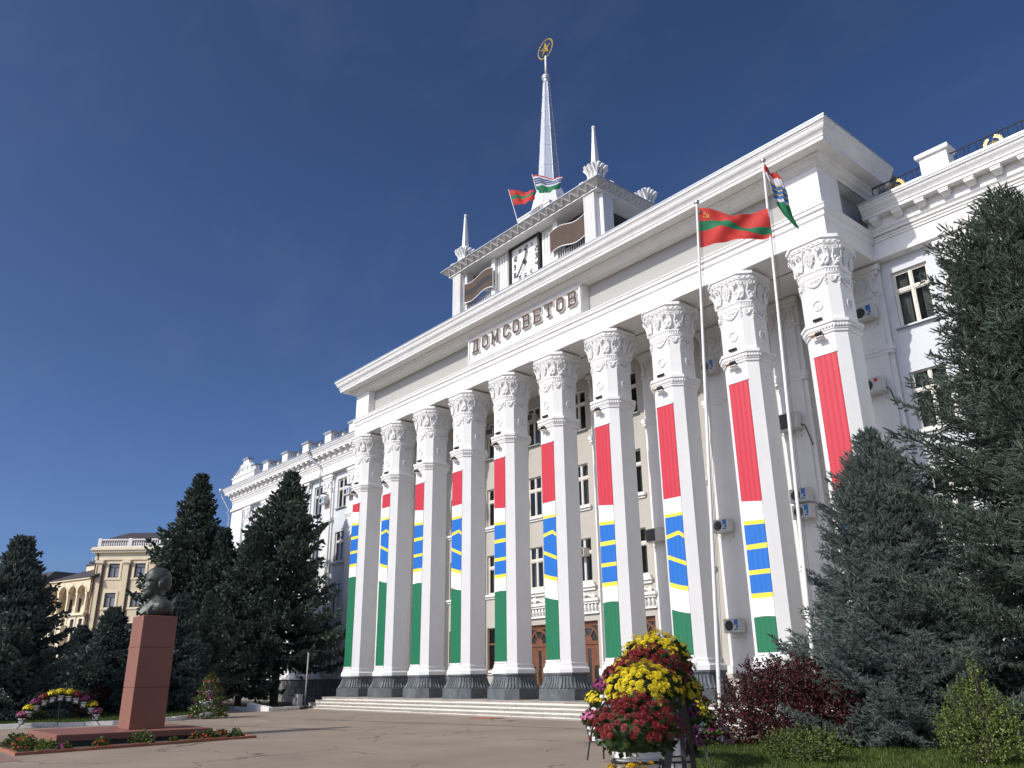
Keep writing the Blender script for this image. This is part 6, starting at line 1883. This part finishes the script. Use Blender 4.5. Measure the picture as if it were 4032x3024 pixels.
# ================================================================== beige building far left
def beige():
    org = Vector((-63.4, .4, 0))
    t = thing('beige_building', 'beige multi-storey building with balustrade, dark roof and an arched loggia at the far left', 'building', tuple(org))
    az = math.atan2(.764, .645)
    U = Vector((math.cos(az), math.sin(az), 0)); N = Vector((U.y, -U.x, 0))       # N = outward
    P = lambda u, v, d: U * u + N * d + Vector((0, 0, v))
    def bx(mb, u0, u1, d0, d1, z0, z1, Pf=P):
        vs = [Pf(u, z, d) for z in (z0, z1) for u, d in ((u0, d1), (u1, d1), (u1, d0), (u0, d0))]
        mb.add(vs, [(0, 3, 2, 1), (4, 5, 6, 7), (0, 1, 5, 4), (1, 2, 6, 5), (2, 3, 7, 6), (3, 0, 4, 7)])
    def facade(mb, u0, u1, z0, z1, ops, rev, Pf):
        us = sorted({u0, u1, *[v for o in ops for v in o[:2]]}); zs = sorted({z0, z1, *[v for o in ops for v in o[2:]]})
        for a, b_ in zip(us, us[1:]):
            for c, d in zip(zs, zs[1:]):
                if any(o[0] < (a + b_) / 2 < o[1] and o[2] < (c + d) / 2 < o[3] for o in ops): continue
                mb.add([Pf(a, c, 0), Pf(b_, c, 0), Pf(b_, d, 0), Pf(a, d, 0)], [(0, 1, 2, 3)])
        for a, b_, c, d in ops:
            v = [Pf(a, c, 0), Pf(b_, c, 0), Pf(b_, d, 0), Pf(a, d, 0), Pf(a, c, -rev), Pf(b_, c, -rev), Pf(b_, d, -rev), Pf(a, d, -rev)]
            mb.add(v, [(0, 4, 5, 1), (1, 5, 6, 2), (2, 6, 7, 3), (3, 7, 4, 0)])
    def win(u0, u1, z0, z1, Pf, surround=True):
        w = MB(); f = .10
        if surround:
            for a in ((u0 - .26, u1 + .26, z1 + .001, z1 + .22), (u0 - .34, u1 + .34, z0 - .26, z0 - .06), (u0 - .26, u0 - .001, z0 - .059, z1), (u1 + .001, u1 + .26, z0 - .059, z1)): bx(w, a[0], a[1], .002, .09, a[2], a[3], Pf)
            w.build('window_surround', SANDTRIM, t)
        w = MB()
        for a in ((u0, u1, z1 - f, z1), (u0, u1, z0, z0 + f), (u0, u0 + f, z0 + f, z1 - f), (u1 - f, u1, z0 + f, z1 - f), (u0 + f, u1 - f, z0 + (z1 - z0) * .70, z0 + (z1 - z0) * .76), ((u0 + u1) / 2 - .06, (u0 + u1) / 2 + .06, z0 + f, z0 + (z1 - z0) * .70)): bx(w, a[0], a[1], -.22, -.12, a[2], a[3], Pf)
        wo_ = w.build('window', BOARDK, t)
        MB().add([Pf(u0, z0, -.17), Pf(u1, z0, -.17), Pf(u1, z1, -.17), Pf(u0, z1, -.17)], [(0, 1, 2, 3)]).build('pane', PANEB, wo_)
    PANEB = mat('reflecting_pane', (0.20, 0.20, 0.23), .12, .1, .4, spec=.8)
    Lm = 15.0
    wins = [(c - .64, c + .64, z, z + 1.66) for c in (2.33, 5.45, 8.6, 11.7) for z in (13.42, 9.96, 6.45, 2.9)]
    mb = MB(); facade(mb, 0, Lm, 0, 15.5, wins, .22, P)
    bx(mb, 0, .3, -12, -.001, 0, 15.5)
    bx(mb, Lm - .3, Lm, -12, -.001, 0, 15.5)
    mb.build('main_wall', SAND, t)
    for w_ in wins: win(*w_, P)
    for u in (.32, 3.56, 6.75, 9.9, 13.1):
        p = MB(); bx(p, u, u + .62, .002, .30, .8, 15.0); q = p.build('pilaster', SAND, t)
        p = MB(); bx(p, u - .10, u + .72, .002, .40, 15.001, 15.12); bx(p, u - .18, u + .80, .002, .48, 15.121, 15.42); p.build('pilaster_cap', SANDTRIM, q)
    p = MB()
    bx(p, -.15, Lm + .15, -12.2, .16, 15.5, 15.9); bx(p, -.10, Lm + .1, -12, .10, 15.901, 16.35); bx(p, -.45, Lm + .45, -12.5, .50, 16.351, 16.62); bx(p, -.60, Lm + .6, -12.6, .66, 16.621, 16.80); bx(p, -.5, Lm + .5, -12.5, .5, 16.801, 17.02)
    p.build('main_cornice', SANDTRIM, t)
    bal = MB(); bx(bal, .05, Lm, .10, .34, 17.021, 17.14); bx(bal, .05, Lm, .08, .36, 17.82, 17.98); bl = bal.build('balustrade', BALW, t)
    for u in (.05, 3.75, 7.45, 11.1, 14.6):
        p = MB(); bx(p, u, u + .42, .06, .38, 17.141, 18.06); p.build('balustrade_post', BALW, bl)
    pr = MB(); pr.lathe([(.07, 0), (.07, .05), (.045, .1), (.10, .24), (.05, .48), (.04, .55), (.07, .62), (.07, .68)], 8)
    bm_ = pr.mesh('baluster', BALW, True, 50)
    u = .60
    while u < 11:
        if all(abs(u - (k + .21)) > .30 for k in (.05, 3.75, 7.45, 11.1)): link('baluster', bm_, bl, tuple(P(u, 17.14, .22)))
        u += .275
    rf = MB(); r0 = [P(-.6, 17.03, -.9), P(Lm + .5, 17.03, -.9), P(Lm + .5, 17.03, -12.5), P(-.6, 17.03, -12.5)]; r1 = [P(-.55, 17.95, -.95), P(Lm + .5, 17.95, -.95), P(Lm + .5, 17.95, -12.4), P(-.55, 17.95, -12.4)]; r2 = [P(1.9, 19.35, -3.5), P(Lm - 2, 19.35, -3.5), P(Lm - 2, 19.35, -9), P(1.9, 19.35, -9)]
    rf.loft([r0, r1, r2]); rf.build('main_roof', SLATE, t)
    dp = MB(); dp.tube([P(.10, 16.3, .25), P(.25, 15.7, .12), P(.18, 15.1, .42), P(.18, 2, .42)], .09, 6); dp.tube([P(1.08, 14.9, .12), P(1.08, 2, .12)], .085, 6); dp.tube([P(4.32, 14.9, .12), P(4.32, 2, .12)], .07, 6)
    dp.build('downpipe', BROWNFRAME, t)
    # loggia wing
    o2 = Vector((-63.9, -.2, 0)) - org
    az2 = math.atan2(.29, .956); U2 = Vector((math.cos(az2), math.sin(az2), 0)); N2 = Vector((U2.y, -U2.x, 0))
    Q = lambda u, v, d: o2 + U2 * u + N2 * d + Vector((0, 0, v))
    mb = MB()
    ctr = [-6.65, -4.62, -2.6, -.66]; rad = .86; zs = 11.78
    # wall above the arches, split into spandrel strips
    edges = [-7.95] + [c + s * rad for c in ctr for s in (-1, 1)] + [.9]
    n = 12
    for c in ctr:
        for k in range(n):
            a0, a1 = PI - PI * k / n, PI - PI * (k + 1) / n
            q0, q1 = (c + rad * math.cos(a0), zs + rad * math.sin(a0)), (c + rad * math.cos(a1), zs + rad * math.sin(a1))
            mb.add([Q(q0[0], q0[1], 0), Q(q1[0], q1[1], 0), Q(q1[0], 13.3, 0), Q(q0[0], 13.3, 0)], [(0, 1, 2, 3)])
            mb.add([Q(q0[0], q0[1], 0), Q(q1[0], q1[1], 0), Q(q1[0], q1[1], -.5), Q(q0[0], q0[1], -.5)], [(3, 2, 1, 0)])
    for a, b_ in zip(edges[0::2], edges[1::2]):
        mb.add([Q(a, zs, 0), Q(b_, zs, 0), Q(b_, 13.3, 0), Q(a, 13.3, 0)], [(0, 1, 2, 3)])
    wn = [(-6.1, -5.1, 6.9, 8.75), (-4.0, -3.1, 6.9, 8.75), (-2.0, -1.2, 7.4, 8.7), (-.25, .55, 7.4, 8.7), (-2.0, -1.2, 3.2, 5.0)]
    facade(mb, -7.95, .9, 0, 9.1, wn, .3, Q)
    bx(mb, -7.95, .9, -2.3, -.001, 9.0, 9.3, Q); bx(mb, -7.95, .9, -2.6, -2.3, 9.3, 13.3, Q)
    mb.build('loggia_wall', SAND, t)
    for w_ in wn: win(*w_, Q, True)
    p = MB(); bx(p, -8.05, .95, -.3, .22, 13.301, 13.45, Q); bx(p, -8.1, .95, .002, .36, 9.101, 9.36, Q); bx(p, -8.1, .95, .002, .22, 8.98, 9.10, Q); p.build('loggia_cornice', SANDTRIM, t)
    for c in [-7.6, -5.635, -3.61, -1.63, .35]:
        p = MB(); bx(p, c - .13, c + .13, -.30, .0, 9.36, 11.5, Q); bx(p, c - .2, c + .2, -.36, .05, 11.501, 11.78, Q); bx(p, c - .2, c + .2, -.36, .05, 9.361, 9.6, Q); p.build('loggia_column', SANDTRIM, t)
        if c < 0:
            w = MB(); bx(w, c + .5, c + 1.2, -2.29, -2.2, 9.4, 11.4, Q); w.build('window', BOARDK, t)
    for c in ctr:
        p = MB()
        for k in range(n):
            a0, a1 = PI - PI * k / n, PI - PI * (k + 1) / n
            vs = [Q(c + r_ * math.cos(a), zs + r_ * math.sin(a), d) for d in (.0, .10) for r_, a in ((rad + .001, a0), (rad + .001, a1), (rad + .17, a1), (rad + .17, a0))]
            p.add(vs, [(4, 5, 6, 7), (0, 1, 5, 4), (1, 2, 6, 5), (2, 3, 7, 6), (3, 0, 4, 7)])
        bx(p, c - .07, c + .07, .1, .16, zs + rad + .03, zs + rad + .32, Q)
        p.build('arch_moulding', SANDTRIM, t)
    # balcony and arched door low on the loggia wing
    p = MB(); bx(p, -6.5, -3.0, .002, .9, 6.55, 6.8, Q); bx(p, -3.0, -2.4, .002, .9, 5.0, 8.0, Q); p.build('balcony', SANDTRIM, t)
    p = MB()
    for k in range(9): bx(p, -6.4 + k * .38, -6.37 + k * .38, .8, .83, 6.8, 7.7, Q)
    bx(p, -6.45, -3.0, .79, .84, 7.7, 7.75, Q); p.build('balcony_railing', IRON, t)
    dpts = [(-5.7, 2.0), (-3.9, 2.0)] + [(-4.8 + .9 * math.cos(a), 4.9 + .9 * math.sin(a)) for a in [PI * k / 12 for k in range(13)]]
    MB().prism(dpts, lambda u, v, d: Q(u, v, d), -.05, .03).build('arched_door', BOARDK, t)
    for r_ in range(9):
        p = MB(); bx(p, -7.95, -6.0, .004, .06, 2.2 + r_ * .45, 2.58 + r_ * .45, Q); p.build('rusticated_course', SANDTRIM, t)
    rf = MB(); rf.loft([[Q(-8.2, 13.46, .3), Q(1.5, 13.46, .3), Q(1.5, 13.46, -9), Q(-8.2, 13.46, -9)], [Q(-7.5, 15.2, -4), Q(1.5, 15.8, -4), Q(1.5, 15.8, -6), Q(-7.5, 15.2, -6)]]); rf.build('loggia_roof', SLATE, t)
    ch = MB(); bx(ch, -4.3, -1.6, -3.4, -2.2, 13.6, 15.35, Q); c_ = ch.build('chimney', SAND, t)
    ch = MB(); bx(ch, -4.4, -1.5, -3.5, -2.1, 15.36, 15.55, Q); bx(ch, -4.2, -1.7, -3.3, -2.3, 15.7, 15.95, Q); ch.build('chimney_cap', SLATE, c_)
    ch = MB(); ch.tube([Q(-4.2, 15.9, -2.8), Q(-4.2, 16.5, -2.8)], .08, 6); ch.tube([Q(-1.75, 15.9, -2.8), Q(-1.75, 16.5, -2.8)], .08, 6); ch.build('flue', METALROOF, c_)
    # darker tower block left of the loggia
    mb = MB(); bx(mb, -14, -7.96, -6, 1.4, 0, 12.9, Q); mb.build('side_block', SAND, t)
    p = MB(); bx(p, -14.2, -7.8, -6, 1.6, 12.901, 13.15, Q); p.build('side_cornice', SANDTRIM, t)
    rf = MB(); rf.loft([[Q(-14.3, 13.16, 1.7), Q(-7.7, 13.16, 1.7), Q(-7.7, 13.16, -6), Q(-14.3, 13.16, -6)], [Q(-12.5, 15, -1), Q(-9.2, 15, -1), Q(-9.2, 15, -4), Q(-12.5, 15, -4)]]); rf.build('side_roof', SLATE, t)
    for u in (-12.6, -10.6):
        for z in (10, 6.8, 3.6): win_ = MB(); bx(win_, u, u + 1.1, 1.402, 1.45, z, z + 1.7, Q); win_.build('window', BOARDK, t)
beige()
